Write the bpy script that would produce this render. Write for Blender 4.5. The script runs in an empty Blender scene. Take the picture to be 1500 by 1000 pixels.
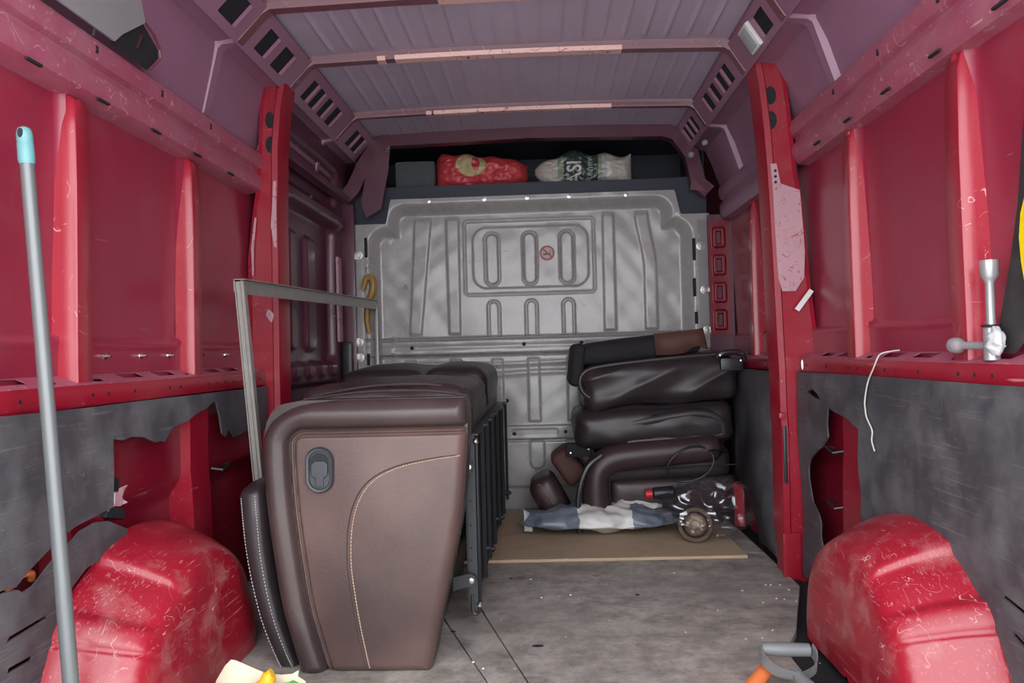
import bpy, bmesh, math, random
import numpy as np
from mathutils import Vector, Matrix, noise

rnd = random.Random(7)
scene = bpy.context.scene
col = scene.collection
rad = math.radians

# ------------------------------------------------------------------ camera, light, exposure
def make_camera():
    a, p, r = rad(2.38), rad(.8), rad(1.5)
    fwd = Vector((-math.sin(a)*math.cos(p), math.cos(a)*math.cos(p), math.sin(p)))
    r0 = Vector((math.cos(a), math.sin(a), 0)); u0 = r0.cross(fwd)
    right = r0*math.cos(r) - u0*math.sin(r); up = u0*math.cos(r) + r0*math.sin(r)
    cd = bpy.data.cameras.new('camera'); cd.lens = 26.0; cd.sensor_width = 36.0
    cd.clip_start = .02
    co = bpy.data.objects.new('camera', cd); col.objects.link(co)
    m = Matrix.Identity(4)
    for i in range(3):
        m[i][0] = right[i]; m[i][1] = up[i]; m[i][2] = -fwd[i]
    m[0][3], m[1][3], m[2][3] = .045, 0, .80
    co.matrix_world = m
    scene.camera = co
make_camera()

world = bpy.data.worlds.new('overcast_sky'); scene.world = world
world.use_nodes = True
bg = world.node_tree.nodes['Background']
bg.inputs[0].default_value = (.96, .97, 1.0, 1)
bg.inputs[1].default_value = 1.0

vs = scene.view_settings
vs.view_transform = 'Standard'; vs.look = 'None'; vs.gamma = 1; vs.use_curve_mapping = False
vs.exposure = 2.45

# ------------------------------------------------------------------ materials
def nodes(name):
    m = bpy.data.materials.new(name); m.use_nodes = True
    nt = m.node_tree
    return m, nt, nt.nodes['Principled BSDF']

def N(nt, t, **k):
    n = nt.nodes.new(t)
    for a, v in k.items():
        if a.startswith('i_'): n.inputs[a[2:].replace('_', ' ')].default_value = v
        else: setattr(n, a, v)
    return n

def coords(nt, scale=(1, 1, 1), rot=(0, 0, 0)):
    tc = N(nt, 'ShaderNodeTexCoord'); mp = N(nt, 'ShaderNodeMapping')
    mp.inputs['Scale'].default_value = scale; mp.inputs['Rotation'].default_value = rot
    nt.links.new(tc.outputs['Object'], mp.inputs[0])
    return mp.outputs[0]

def mathn(nt, op, a, b=None, c=None):
    n = N(nt, 'ShaderNodeMath', operation=op)
    for i, v in enumerate((a, b, c)):
        if v is None: continue
        if isinstance(v, (int, float)): n.inputs[i].default_value = v
        else: nt.links.new(v, n.inputs[i])
    return n.outputs[0]

def noise_fac(nt, scale, detail=4, rough=.6, vec=None, dist=0):
    n = N(nt, 'ShaderNodeTexNoise')
    n.inputs['Scale'].default_value = scale; n.inputs['Detail'].default_value = detail
    n.inputs['Roughness'].default_value = rough; n.inputs['Distortion'].default_value = dist
    nt.links.new(vec if vec is not None else coords(nt), n.inputs['Vector'])
    return n.outputs[0]

def ramp01(nt, v, lo, hi):
    n = N(nt, 'ShaderNodeMapRange'); n.clamp = True
    nt.links.new(v, n.inputs[0]); n.inputs[1].default_value = lo; n.inputs[2].default_value = hi
    return n.outputs[0]

def mix(nt, fac, a, b):
    n = N(nt, 'ShaderNodeMix', data_type='RGBA')
    if isinstance(fac, (int, float)): n.inputs[0].default_value = fac
    else: nt.links.new(fac, n.inputs[0])
    for i, v in ((6, a), (7, b)):
        if isinstance(v, tuple): n.inputs[i].default_value = v if len(v) == 4 else v + (1,)
        else: nt.links.new(v, n.inputs[i])
    return n.outputs[2]

def scratch_mask(nt, scale, width, thr, stretch=(1, 1, 1), rot=(0, 0, 0)):
    """thin curved lines (contours of a noise), kept only in some patches"""
    v = coords(nt, stretch, rot)
    n = noise_fac(nt, scale, 2, .45, v, .4)
    line = mathn(nt, 'LESS_THAN', mathn(nt, 'ABSOLUTE', mathn(nt, 'SUBTRACT', n, .5)), width)
    patch = ramp01(nt, noise_fac(nt, scale*1.7, 3, .6, coords(nt, (1, 1, 1), (.3, .7, .2))), thr, thr+.06)
    return mathn(nt, 'MULTIPLY', line, patch)

def streaks(nt, rot, fine=55, long=2.2, thr=.66, pscale=5, pthr=.5):
    """straight scuffs: strongly stretched noise, kept in patches"""
    n = noise_fac(nt, 1, 2, .5, coords(nt, (fine, long, fine*.8), rot), .15)
    p = ramp01(nt, noise_fac(nt, pscale, 3, .6, coords(nt, (1, 1, 1), (rot[0]+.4, rot[1], rot[2]+.9))), pthr, pthr+.10)
    return mathn(nt, 'MULTIPLY', ramp01(nt, n, thr, thr+.05), p)

def simple(name, base, rough=.5, metal=0, coat=0, var=.15, vscale=14, spec=.5, bump=0, bscale=60):
    m, nt, b = nodes(name)
    b.inputs['Roughness'].default_value = rough; b.inputs['Metallic'].default_value = metal
    b.inputs['Coat Weight'].default_value = coat; b.inputs['Specular IOR Level'].default_value = spec
    f = noise_fac(nt, vscale, 5, .6)
    lo = tuple(c*(1-var) for c in base); hi = tuple(min(1, c*(1+var)) for c in base)
    nt.links.new(mix(nt, f, lo, hi), b.inputs['Base Color'])
    if bump:
        bp = N(nt, 'ShaderNodeBump'); bp.inputs['Strength'].default_value = bump; bp.inputs['Distance'].default_value = .004
        nt.links.new(noise_fac(nt, bscale, 4, .6), bp.inputs['Height']); nt.links.new(bp.outputs[0], b.inputs['Normal'])
    return m

def paint(name, base, scr=(.62, .3, .32), rough=.34, scale=9, width=.004, thr=.55, dust=.25, dustc=(.36, .17, .17), dthr=.5,
          stretch=(1, 1, 1), second=True, coat=.3, scuff=0, sthr=.66, spatch=.5, sfine=55):
    m, nt, b = nodes(name)
    f = noise_fac(nt, 3.5, 3, .5)
    c = mix(nt, f, tuple(x*.86 for x in base), tuple(x*1.14 for x in base))
    d = mathn(nt, 'MULTIPLY', ramp01(nt, noise_fac(nt, 6.5, 8, .68), dthr, dthr+.3), dust)
    c = mix(nt, d, c, dustc)
    s = scratch_mask(nt, scale, width, thr, stretch)
    if second:
        s2 = scratch_mask(nt, scale*2.6, width*2.2, thr+.06, (stretch[0], stretch[1]*.35, stretch[2]), (.5, .2, .9))
        s = mathn(nt, 'MAXIMUM', s, s2)
    if scuff:
        k = streaks(nt, (.9, .1, .3), sfine, 4, sthr, 5, spatch)
        for rt in ((1.25, .3, .4), (.35, .9, 2.3), (1.62, .0, .1)): k = mathn(nt, 'MAXIMUM', k, streaks(nt, rt, sfine*1.2, 5, sthr, 6, spatch))
        s = mathn(nt, 'MAXIMUM', s, mathn(nt, 'MULTIPLY', k, scuff))
    c = mix(nt, mathn(nt, 'MULTIPLY', s, .8), c, scr)
    nt.links.new(c, b.inputs['Base Color'])
    r = mathn(nt, 'ADD', mathn(nt, 'MULTIPLY', mathn(nt, 'MAXIMUM', d, s), .35), rough)
    nt.links.new(r, b.inputs['Roughness'])
    b.inputs['Coat Weight'].default_value = coat; b.inputs['Coat Roughness'].default_value = .18
    bp = N(nt, 'ShaderNodeBump'); bp.inputs['Strength'].default_value = .12; bp.inputs['Distance'].default_value = .02
    nt.links.new(noise_fac(nt, 5, 3, .5), bp.inputs['Height']); nt.links.new(bp.outputs[0], b.inputs['Normal'])
    return m

def band_material(name, axis, stops, rough=.5, wob=.012, wscale=14, coat=0):
    """printed stripes: constant colour bands along one object axis, edges slightly wavy"""
    m, nt, b = nodes(name)
    tc = N(nt, 'ShaderNodeTexCoord'); sp = N(nt, 'ShaderNodeSeparateXYZ'); nt.links.new(tc.outputs['Object'], sp.inputs[0])
    v = mathn(nt, 'ADD', sp.outputs['XYZ'.index(axis)], mathn(nt, 'MULTIPLY', mathn(nt, 'SUBTRACT', noise_fac(nt, wscale, 3), .5), wob*2))
    lo, hi = stops[0][0], stops[-1][0] + 1e-4
    cr = N(nt, 'ShaderNodeValToRGB'); cr.color_ramp.interpolation = 'CONSTANT'
    el = cr.color_ramp.elements
    while len(el) > 1: el.remove(el[-1])
    for i, (p, c) in enumerate(stops):
        e = el[0] if i == 0 else el.new((p-lo)/(hi-lo)*.999)
        if i == 0: e.position = 0
        e.color = c + (1,)
    nt.links.new(ramp01(nt, v, lo, hi), cr.inputs[0])
    nt.links.new(cr.outputs[0], b.inputs['Base Color'])
    b.inputs['Roughness'].default_value = rough; b.inputs['Coat Weight'].default_value = coat
    return m

def leather(name, base, worn=None, rough=.42, wmin=.45, wmax=.75, wscale=3.0):
    m, nt, b = nodes(name)
    f = noise_fac(nt, 18, 5, .6)
    c = mix(nt, f, tuple(x*.8 for x in base), tuple(x*1.2 for x in base))
    if worn:
        c = mix(nt, ramp01(nt, noise_fac(nt, wscale, 4, .55), wmin, wmax), c, worn)
    nt.links.new(c, b.inputs['Base Color'])
    b.inputs['Roughness'].default_value = rough; b.inputs['Specular IOR Level'].default_value = .45
    bp = N(nt, 'ShaderNodeBump'); bp.inputs['Strength'].default_value = .18; bp.inputs['Distance'].default_value = .003
    nt.links.new(noise_fac(nt, 130, 3, .6), bp.inputs['Height']); nt.links.new(bp.outputs[0], b.inputs['Normal'])
    return m

RED_HAZED = (.29, .022, .052)  # upper walls: violet cast of the haze mixed into the red
MAT = {}
MAT['red'] = paint('hazed_red_body_paint', RED_HAZED, scale=7, width=.0010, thr=.62, dust=.22, scuff=.6, sthr=.70, spatch=.60, sfine=90)
MAT['red_low'] = paint('bright_red_body_paint', (.30, .007, .024), scale=7, width=.0012, thr=.62, dust=.22, dustc=(.34, .12, .13), scuff=.7, sthr=.68, spatch=.54, sfine=80)
MAT['red_dusty_hazed'] = paint('dusty_hazed_red_paint', (.36, .075, .13), scale=11, width=.006, thr=.5, dust=.6, dthr=.42, dustc=(.40, .19, .23), rough=.45)  # base raised towards mauve for the haze; the patches are dust
MAT['red_deep'] = paint('deep_red_inner_paint', (.20, .006, .021), scale=7, width=.0012, thr=.62, dust=.3, dustc=(.24, .09, .10), scuff=.6, sthr=.68, spatch=.54, sfine=120)
MAT['red_arch'] = paint('scuffed_red_paint', (.33, .010, .026), scr=(.62, .36, .36), scale=9, width=.0014, thr=.50, dust=.8, dthr=.50,
                        dustc=(.50, .25, .24), rough=.34, scuff=.42, sthr=.66, spatch=.46, sfine=130)
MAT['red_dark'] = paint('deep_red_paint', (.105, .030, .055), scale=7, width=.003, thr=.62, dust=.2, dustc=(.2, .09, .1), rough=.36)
MAT['roof'] = paint('haze_mauve_roof_paint', (.54, .46, .59), scr=(.62, .55, .64), scale=5, width=.002, thr=.62, dust=.4,  # mauve lift carries the veiling haze under the roof as colour
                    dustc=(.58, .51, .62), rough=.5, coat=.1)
MAT['roof_side'] = paint('haze_mauve_red_paint', (.31, .15, .235), scr=(.42, .3, .36), scale=6, width=.0025, thr=.6, dust=.4,  # haze over the upper side panels, mixed into their red
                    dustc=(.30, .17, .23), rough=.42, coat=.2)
MAT['bow'] = paint('bow_paint', (.17, .048, .072), scr=(.6, .35, .36), scale=9, width=.003, thr=.55, dust=.3, dthr=.5,
                   dustc=(.46, .22, .25), rough=.34, coat=.3)
MAT['bow_highlight'] = paint('tan_bow_highlight', (.82, .50, .46), scr=(.40, .12, .15), scale=10, width=.008, thr=.5, dust=.6, dthr=.5,  # pale tan paints the bright reflections on the bow undersides
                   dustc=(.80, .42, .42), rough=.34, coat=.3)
MAT['worn_pink'] = paint('worn_pink_primer', (.50, .30, .34), scr=(.33, .04, .07), scale=10, width=.004, thr=.5, dust=.75,
                   dustc=(.34, .05, .08), dthr=.52, rough=.45, scuff=.8, sthr=.66, spatch=.45)
MAT['rib'] = paint('rib_paint', (.38, .016, .036), scr=(.75, .42, .42), scale=9, width=.003, thr=.56, dust=.35, dustc=(.55, .2, .2), dthr=.55, rough=.32)
MAT['bulkhead'] = paint('grey_bulkhead_paint', (.345, .335, .33), scr=(.12, .115, .11), scale=6, width=.0035, thr=.58, dust=.35,
                        dustc=(.27, .26, .255), rough=.27, coat=.35)
MAT['lining'] = paint('black_plastic_lining', (.060, .057, .066), scr=(.21, .205, .215), scale=16, width=.0015, thr=.55, dust=.9, dthr=.44,
                      dustc=(.150, .145, .154), rough=.55, coat=0, scuff=.38, sthr=.66, spatch=.42, sfine=170)
MAT['void'] = simple('dark_cavity_paint', (.012, .014, .016), .8)
MAT['navy'] = simple('dark_navy_shelf_plastic', (.026, .030, .050), .55)
MAT['leather'] = leather('brown_leather', (.062, .040, .038), (.130, .076, .064), .38, .35, .7, 2.6)
MAT['leather_edge'] = leather('dark_brown_leather', (.050, .034, .034), (.082, .055, .052), .34, .5, .8)
MAT['leather_dark'] = leather('near_black_leather', (.026, .020, .023), (.040, .027, .028), .40, .5, .8)
MAT['leather_plum'] = leather('plum_brown_leather', (.034, .020, .023), (.052, .028, .029), .40)
MAT['black_fabric'] = simple('black_backing_fabric', (.012, .012, .016), .9, bump=.3, bscale=300)
MAT['brown_patch'] = leather('brown_suede', (.082, .034, .026), None, .7)
MAT['stitch'] = simple('tan_thread', (.42, .29, .21), .8)
MAT['stitch_pale'] = simple('pale_thread', (.42, .40, .40), .8)
MAT['black_plastic'] = simple('black_plastic', (.018, .020, .026), .35)
MAT['cup'] = simple('charcoal_plastic', (.035, .039, .046), .4)
MAT['dark_metal'] = simple('dark_grey_metal', (.06, .065, .07), .4, .7)
MAT['black_metal'] = simple('black_metal', (.018, .02, .026), .42, .5)
MAT['steel'] = simple('bright_steel', (.7, .7, .7), .25, 1)
MAT['aluminium'] = simple('dull_aluminium', (.33, .315, .295), .42, .5, var=.2, vscale=30)
MAT['pole'] = simple('grey_painted_tube', (.175, .19, .195), .38, .3, var=.06)
MAT['teal'] = simple('pale_teal_plastic', (.15, .37, .385), .4, var=.04)
MAT['silver'] = simple('silver_painted_steel', (.42, .42, .43), .3, .5, var=.1)
MAT['tape'] = simple('clear_tape', (.5, .51, .53), .25)
MAT['yellow'] = simple('yellow_plastic', (.85, .62, .0), .4, var=.05)
MAT['orange'] = simple('orange_painted_wood', (.75, .20, .06), .5, var=.12, vscale=40)
MAT['grey_plastic'] = simple('mid_grey_plastic', (.15, .16, .165), .45, var=.1)
MAT['white_plastic'] = simple('white_plastic', (.75, .75, .74), .45)
MAT['cord'] = simple('off_white_cord', (.6, .58, .55), .8)
MAT['cable'] = simple('black_cable', (.010, .010, .012), .4)
MAT['trim_grey'] = simple('grey_trim_board', (.26, .26, .27), .6, var=.08)
MAT['lamp_lens'] = simple('frosted_lamp_lens', (.42, .46, .47), .3)
MAT['wood_yellow'] = simple('yellow_brown_handle', (.34, .20, .05), .5, var=.25, vscale=30)
MAT['cream'] = simple('cream_paper', (.66, .60, .44), .7, var=.08)
MAT['glove'] = simple('yellow_rubber', (.80, .42, .02), .45, var=.08)
MAT['green'] = simple('green_film', (.12, .50, .10), .35, var=.3, vscale=30)
MAT['rust'] = simple('rusty_brown_steel', (.10, .070, .050), .6, .3, var=.5, vscale=40, bump=.3)
MAT['hub'] = simple('rusty_pale_steel', (.22, .16, .12), .45, .6, var=.6, vscale=60, bump=.4)
MAT['red_plastic'] = simple('red_plastic', (.5, .02, .03), .4)
MAT['sticker'] = simple('sticker_paper', (.42, .39, .37), .5, var=.05)
MAT['sticker_red'] = simple('sticker_red_print', (.36, .05, .05), .5, var=.05)
MAT['sticker_dark'] = simple('sticker_dark_print', (.06, .05, .05), .5)
MAT['letter'] = simple('pale_print', (.60, .60, .57), .5, var=.05)
MAT['letter_dim'] = simple('dim_pale_print', (.30, .36, .30), .5, var=.1)
MAT['speckle'] = simple('speckled_grey_foam', (.075, .085, .095), .8, var=.6, vscale=140)
MAT['ground'] = simple('pale_bounce_ground', (.50, .50, .49), .9, var=.12)  # kept pale to throw light up to the ceiling

def floor_material():
    m, nt, b = nodes('worn_grey_floor_board')
    c = mix(nt, ramp01(nt, noise_fac(nt, 9, 10, .78), .36, .64), (.165, .150, .135), (.45, .42, .385))
    c = mix(nt, mathn(nt, 'MULTIPLY', ramp01(nt, noise_fac(nt, 1.7, 4, .6), .45, .62), .45), c, (.20, .185, .17))
    st = noise_fac(nt, 9, 6, .7, coords(nt, (.5, 3, 1)))
    c = mix(nt, mathn(nt, 'MULTIPLY', ramp01(nt, st, .52, .72), .6), c, (.42, .40, .365))
    c = mix(nt, mathn(nt, 'MULTIPLY', ramp01(nt, noise_fac(nt, 2.1, 5, .6), .60, .70), .55), c, (.55, .51, .41))
    c = mix(nt, mathn(nt, 'MULTIPLY', ramp01(nt, noise_fac(nt, 12, 4, .6), .62, .70), .5), c, (.075, .072, .070))
    nt.links.new(c, b.inputs['Base Color'])
    nt.links.new(ramp01(nt, st, -.6, 1.1), b.inputs['Roughness'])
    bp = N(nt, 'ShaderNodeBump'); bp.inputs['Strength'].default_value = .25; bp.inputs['Distance'].default_value = .004
    nt.links.new(noise_fac(nt, 40, 6, .7), bp.inputs['Height']); nt.links.new(bp.outputs[0], b.inputs['Normal'])
    return m
MAT['floor'] = floor_material()

def plywood_material():
    m, nt, b = nodes('brown_plywood')
    v = coords(nt, (1, 9, 1))
    c = mix(nt, noise_fac(nt, 6, 7, .65, v), (.34, .25, .165), (.54, .41, .285))
    c = mix(nt, mathn(nt, 'MULTIPLY', ramp01(nt, noise_fac(nt, 7, 5, .6), .55, .75), .5), c, (.25, .19, .13))
    nt.links.new(c, b.inputs['Base Color']); b.inputs['Roughness'].default_value = .62
    return m
MAT['plywood'] = plywood_material()

def film_material():
    m, nt, b = nodes('clear_plastic_film')
    out = [n for n in nt.nodes if n.type == 'OUTPUT_MATERIAL'][0]
    tr = N(nt, 'ShaderNodeBsdfTransparent'); tr.inputs[0].default_value = (.80, .81, .82, 1)
    gl = N(nt, 'ShaderNodeBsdfGlossy'); gl.inputs['Color'].default_value = (.13, .13, .14, 1); gl.inputs['Roughness'].default_value = .16
    ad = N(nt, 'ShaderNodeAddShader')
    nt.links.new(tr.outputs[0], ad.inputs[0]); nt.links.new(gl.outputs[0], ad.inputs[1]); nt.links.new(ad.outputs[0], out.inputs[0])
    return m
MAT['film'] = film_material()

# ------------------------------------------------------------------ mesh helpers
class MB:
    def __init__(s): s.v = []; s.f = []
    def add(s, vs_, fs):
        o = len(s.v); s.v += [tuple(map(float, q)) for q in vs_]; s.f += [tuple(i+o for i in f) for f in fs]; return s
    def box(s, x0, x1, y0, y1, z0, z1):
        x0, x1 = sorted((x0, x1)); y0, y1 = sorted((y0, y1)); z0, z1 = sorted((z0, z1))
        return s.add([(x0,y0,z0),(x1,y0,z0),(x1,y1,z0),(x0,y1,z0),(x0,y0,z1),(x1,y0,z1),(x1,y1,z1),(x0,y1,z1)],
                     [(0,3,2,1),(4,5,6,7),(0,1,5,4),(1,2,6,5),(2,3,7,6),(3,0,4,7)])
    def obox(s, c, ax, ay, az):
        c = Vector(c); ax, ay, az = Vector(ax), Vector(ay), Vector(az); q = []
        for dz in (-1, 1):
            for dx, dy in ((-1,-1),(1,-1),(1,1),(-1,1)): q.append(c+ax*dx+ay*dy+az*dz)
        return s.add(q, [(0,3,2,1),(4,5,6,7),(0,1,5,4),(1,2,6,5),(2,3,7,6),(3,0,4,7)])
    def loft(s, rings, closed=True, cap=True):
        n = len(rings[0]); vs_ = [p for r in rings for p in r]; fs = []
        m = n if closed else n-1
        for i in range(len(rings)-1):
            for j in range(m):
                k = (j+1) % n
                fs.append((i*n+j, i*n+k, (i+1)*n+k, (i+1)*n+j))
        if cap and closed:
            fs.append(tuple(reversed(range(n)))); fs.append(tuple((len(rings)-1)*n+j for j in range(n)))
        return s.add(vs_, fs)
    def tube(s, path, r, n=10, cap=True):
        path = [Vector(p) for p in path]; rings = []; ref = None
        for i, p in enumerate(path):
            t = (path[min(i+1, len(path)-1)] - path[max(i-1, 0)]).normalized()
            if ref is None: ref = Vector((0, 0, 1)) if abs(t.z) < .9 else Vector((1, 0, 0))
            a = t.cross(ref).normalized(); b = a.cross(t).normalized(); ref = b
            rr = r[i] if isinstance(r, (list, tuple)) else r
            rings.append([p + a*math.cos(2*math.pi*j/n)*rr + b*math.sin(2*math.pi*j/n)*rr for j in range(n)])
        return s.loft(rings, True, cap)
    def lathe(s, c, axis, prof, n=20):
        """prof: (distance along axis, radius)"""
        c = Vector(c); t = Vector(axis).normalized(); ref = Vector((0,0,1)) if abs(t.z) < .9 else Vector((1,0,0))
        a = t.cross(ref).normalized(); b = a.cross(t)
        return s.loft([[c+t*h+(a*math.cos(2*math.pi*j/n)+b*math.sin(2*math.pi*j/n))*max(rr, 1e-4) for j in range(n)] for h, rr in prof])
    def grid(s, X, Y, Z):
        nu, nv = X.shape
        vs_ = np.stack([X, Y, Z], -1).reshape(-1, 3)
        o = len(s.v); s.v += [tuple(q) for q in vs_.tolist()]
        for i in range(nu-1):
            for j in range(nv-1):
                s.f.append((o+i*nv+j, o+(i+1)*nv+j, o+(i+1)*nv+j+1, o+i*nv+j+1))
        return s
    def build(s, name, mat, parent=None, smooth=35, bevel=0, seg=2, solid=0, recalc=True):
        me = bpy.data.meshes.new(name); me.from_pydata(s.v, [], s.f)
        if recalc or bevel:
            bm = bmesh.new(); bm.from_mesh(me)
            bmesh.ops.recalc_face_normals(bm, faces=bm.faces)
            if bevel:
                ed = [e for e in bm.edges if len(e.link_faces) == 2 and e.calc_face_angle(0) > .5]
                bmesh.ops.bevel(bm, geom=ed, offset=bevel, segments=seg, profile=.6, affect='EDGES', clamp_overlap=True)
            bm.to_mesh(me); bm.free()
        return link(name, me, mat, parent, smooth, solid)

def link(name, me, mat, parent=None, smooth=35, solid=0):
    me.materials.append(MAT[mat] if isinstance(mat, str) else mat)
    if smooth: me.shade_smooth(); me.set_sharp_from_angle(angle=rad(smooth))
    o = bpy.data.objects.new(name, me); col.objects.link(o)
    if solid:
        md = o.modifiers.new('thickness', 'SOLIDIFY'); md.thickness = solid; md.offset = 0
    if parent: adopt(o, parent)
    return o

def adopt(o, parent):
    o.parent = parent
    m = Matrix.Identity(4); q = parent
    chain = []
    while q: chain.append(q); q = q.parent
    for q in reversed(chain): m = m @ q.matrix_parent_inverse @ q.matrix_basis
    o.matrix_parent_inverse = m.inverted()

def empty(name, loc):
    o = bpy.data.objects.new(name, None); o.location = loc; o.empty_display_size = .05; col.objects.link(o); return o

def tag(o, label=None, cat=None, group=None, kind=None):
    if label: o['label'] = label
    if cat: o['category'] = cat
    if group: o['group'] = group
    if kind: o['kind'] = kind
    return o

def sstep(a, b, x):
    t = np.clip((x-a)/(b-a), 0, 1); return t*t*(3-2*t)
def rbox(x, z, cx, cz, hx, hz, r):
    qx = np.abs(x-cx)-hx+r; qz = np.abs(z-cz)-hz+r
    return np.hypot(np.maximum(qx, 0), np.maximum(qz, 0)) + np.minimum(np.maximum(qx, qz), 0) - r
def wob(x, z, seed, f=6, n=10):
    g = np.random.RandomState(seed); t = 0*x
    for _ in range(n):
        a = g.uniform(-f, f, 2); t = t + np.sin(a[0]*x*2+a[1]*z*2+g.uniform(0, 6.28))
    return t/n

def polyplate(name, outline, holes, place, mat, parent=None, thick=.004, smooth=0, cut=.05):
    """flat sheet with holes: outline and holes are 2D loops, place(u, v) gives the 3D point"""
    bm = bmesh.new(); edges = []
    for loop in [outline]+holes:
        pts = []
        n = len(loop)
        for i in range(n):
            a, b = loop[i], loop[(i+1) % n]; k = max(1, int(math.hypot(b[0]-a[0], b[1]-a[1])/cut))
            for t in range(k): pts.append((a[0]+(b[0]-a[0])*t/k, a[1]+(b[1]-a[1])*t/k))
        vs_ = [bm.verts.new((u, v, 0)) for u, v in pts]
        for i in range(len(vs_)): edges.append(bm.edges.new((vs_[i], vs_[(i+1) % len(vs_)])))
    bmesh.ops.triangle_fill(bm, use_beauty=True, use_dissolve=False, edges=edges, normal=(0, 0, 1))
    for v in bm.verts: v.co = Vector(place(v.co.x, v.co.y))
    bmesh.ops.recalc_face_normals(bm, faces=bm.faces)
    me = bpy.data.meshes.new(name); bm.to_mesh(me); bm.free()
    return link(name, me, mat, parent, smooth, thick)

def rounded_box(half, r, n=12, puff=(0, 0, 0), wr=0, wf=6, seed=0, taper=None, fold=None):
    hx, hy, hz = half; vs_ = []; fs = []; idx = {}
    ts = [math.sin((i/n*2-1)*math.pi/2*.999) for i in range(n+1)]
    ts = [.5*t+.5*(i/n*2-1) for i, t in enumerate(ts)]
    def vert(p):
        key = tuple(round(c, 5) for c in p)
        if key in idx: return idx[key]
        q = [p[i]*half[i] for i in range(3)]
        c = [max(-(half[i]-r), min(half[i]-r, q[i])) for i in range(3)]
        d = Vector(q)-Vector(c)
        dn = d.normalized() if d.length > 1e-9 else Vector((0, 0, 0))
        P = Vector(c)+dn*r
        u = Vector(p)
        P.x += puff[0]*p[0]*(1-p[1]**2)*(1-p[2]**2); P.y += puff[1]*p[1]*(1-p[0]**2)*(1-p[2]**2); P.z += puff[2]*p[2]*(1-p[0]**2)*(1-p[1]**2)
        if wr:
            w = noise.noise(Vector((P.x*wf+seed*3.1, P.y*wf, P.z*wf*1.6))) + .5*noise.noise(Vector((P.x*wf*2.3+seed, P.y*wf*2.3+7, P.z*wf*3)))
            P += dn*w*wr
        if fold: P = fold(P, dn)
        if taper: P = taper(P)
        idx[key] = len(vs_); vs_.append(tuple(P)); return idx[key]
    for ax in range(3):
        for s in (-1, 1):
            for i in range(n):
                for j in range(n):
                    quad = []
                    for a, b in ((i, j), (i+1, j), (i+1, j+1), (i, j+1)):
                        p = [0, 0, 0]; p[ax] = s; p[(ax+1) % 3] = ts[a]; p[(ax+2) % 3] = ts[b]
                        quad.append(vert(tuple(p)))
                    fs.append(tuple(quad) if s > 0 else tuple(reversed(quad)))
    return vs_, fs

def cushion(name, c, half, r, mat, parent, rot=None, smooth=60, **k):
    vs_, fs = rounded_box(half, r, **k)
    m = Matrix.Translation(Vector(c)) @ (rot.to_matrix().to_4x4() if rot is not None else Matrix.Identity(4))
    b = MB(); b.add([m @ Vector(v) for v in vs_], fs)
    return b.build(name, mat, parent, smooth)

def resample(pts, step):
    pts = [Vector(p) for p in pts]; out = []; 
    for a, b in zip(pts, pts[1:]):
        k = max(1, int((b-a).length/step))
        out += [a+(b-a)*t/k for t in range(k)]
    return out+[pts[-1]]

def spline(pts, k=8):
    """Catmull-Rom through the points"""
    P = [Vector(p) for p in pts]; P = [2*P[0]-P[1]]+P+[2*P[-1]-P[-2]]; out = []
    for i in range(1, len(P)-2):
        for t in range(k):
            u = t/k; a, b, c, d = P[i-1], P[i], P[i+1], P[i+2]
            out.append(.5*((2*b)+(c-a)*u+(2*a-5*b+4*c-d)*u*u+(3*b-a-3*c+d)*u**3))
    return out+[P[-2]]

# ================================================================== THE SETTING
Y0, YB = .62, 3.75                     # rear opening, bulkhead

g = MB().box(-14, 14, -14, 14, -.66, -.60).build('ground', 'ground', smooth=0); tag(g, kind='structure')  # unseen ground outside, added to bounce light into the van
shell = MB()                           # the van's unseen outer body, added against light leaks; open at the rear
shell.box(-1.075, -1.065, Y0, 4.45, -.06, 2.06); shell.box(1.035, 1.045, Y0, 4.45, -.06, 2.06)
shell.box(-1.075, 1.045, Y0, 4.45, 2.05, 2.06); shell.box(-1.075, 1.045, 4.44, 4.45, -.06, 2.06)
shell.box(-1.075, 1.045, Y0, 4.45, -.07, -.06)
tag(shell.build('wall_outer_body', 'red', smooth=0), kind='structure')

# ---- floor
fl = MB().box(-1.06, 1.03, Y0, 4.4, -.055, -.022).build('floor', 'void', smooth=0); tag(fl, kind='structure')
def seam1(y): return -.154 - .308*(y-2.263)
def seam2(y): return -.245 - .381*(y-2.155)
def floor_panel(poly):
    n = len(poly)
    b = MB().loft([[(x, y, -.022) for x, y in poly], [(x, y, 0) for x, y in poly]])
    b.build('floor_panel', 'floor', fl, smooth=0, bevel=.002, seg=1)
e = .0022
floor_panel([(-1.05, Y0), (seam2(Y0)-e, Y0), (seam2(2.9)-e, 2.9), (-1.05, 2.9)])
floor_panel([(seam2(Y0)+e, Y0), (seam1(Y0)-e, Y0), (seam1(2.9)-e, 2.9), (seam2(2.9)+e, 2.9)])
floor_panel([(seam1(Y0)+e, Y0), (.66, Y0), (.66, 1.97), (.735, 2.12), (.875, 2.5), (.88, 2.9), (seam1(2.9)+e, 2.9)])
floor_panel([(-1.05, 2.904), (.88, 2.904), (.88, 3.80), (-1.05, 3.80)])
for x, y, rx, ry in ((.01, 2.02, .016, .008), (-.235, 2.13, .008, .005), (.33, 2.43, .008, .006), (-.09, 2.62, .007, .005)):
    MB().loft([[(x+rx*math.cos(a*.5236), y+ry*math.sin(a*.5236), z) for a in range(12)] for z in (-.001, .0008)]).build('knot_hole', 'void', fl, smooth=0)

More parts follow.
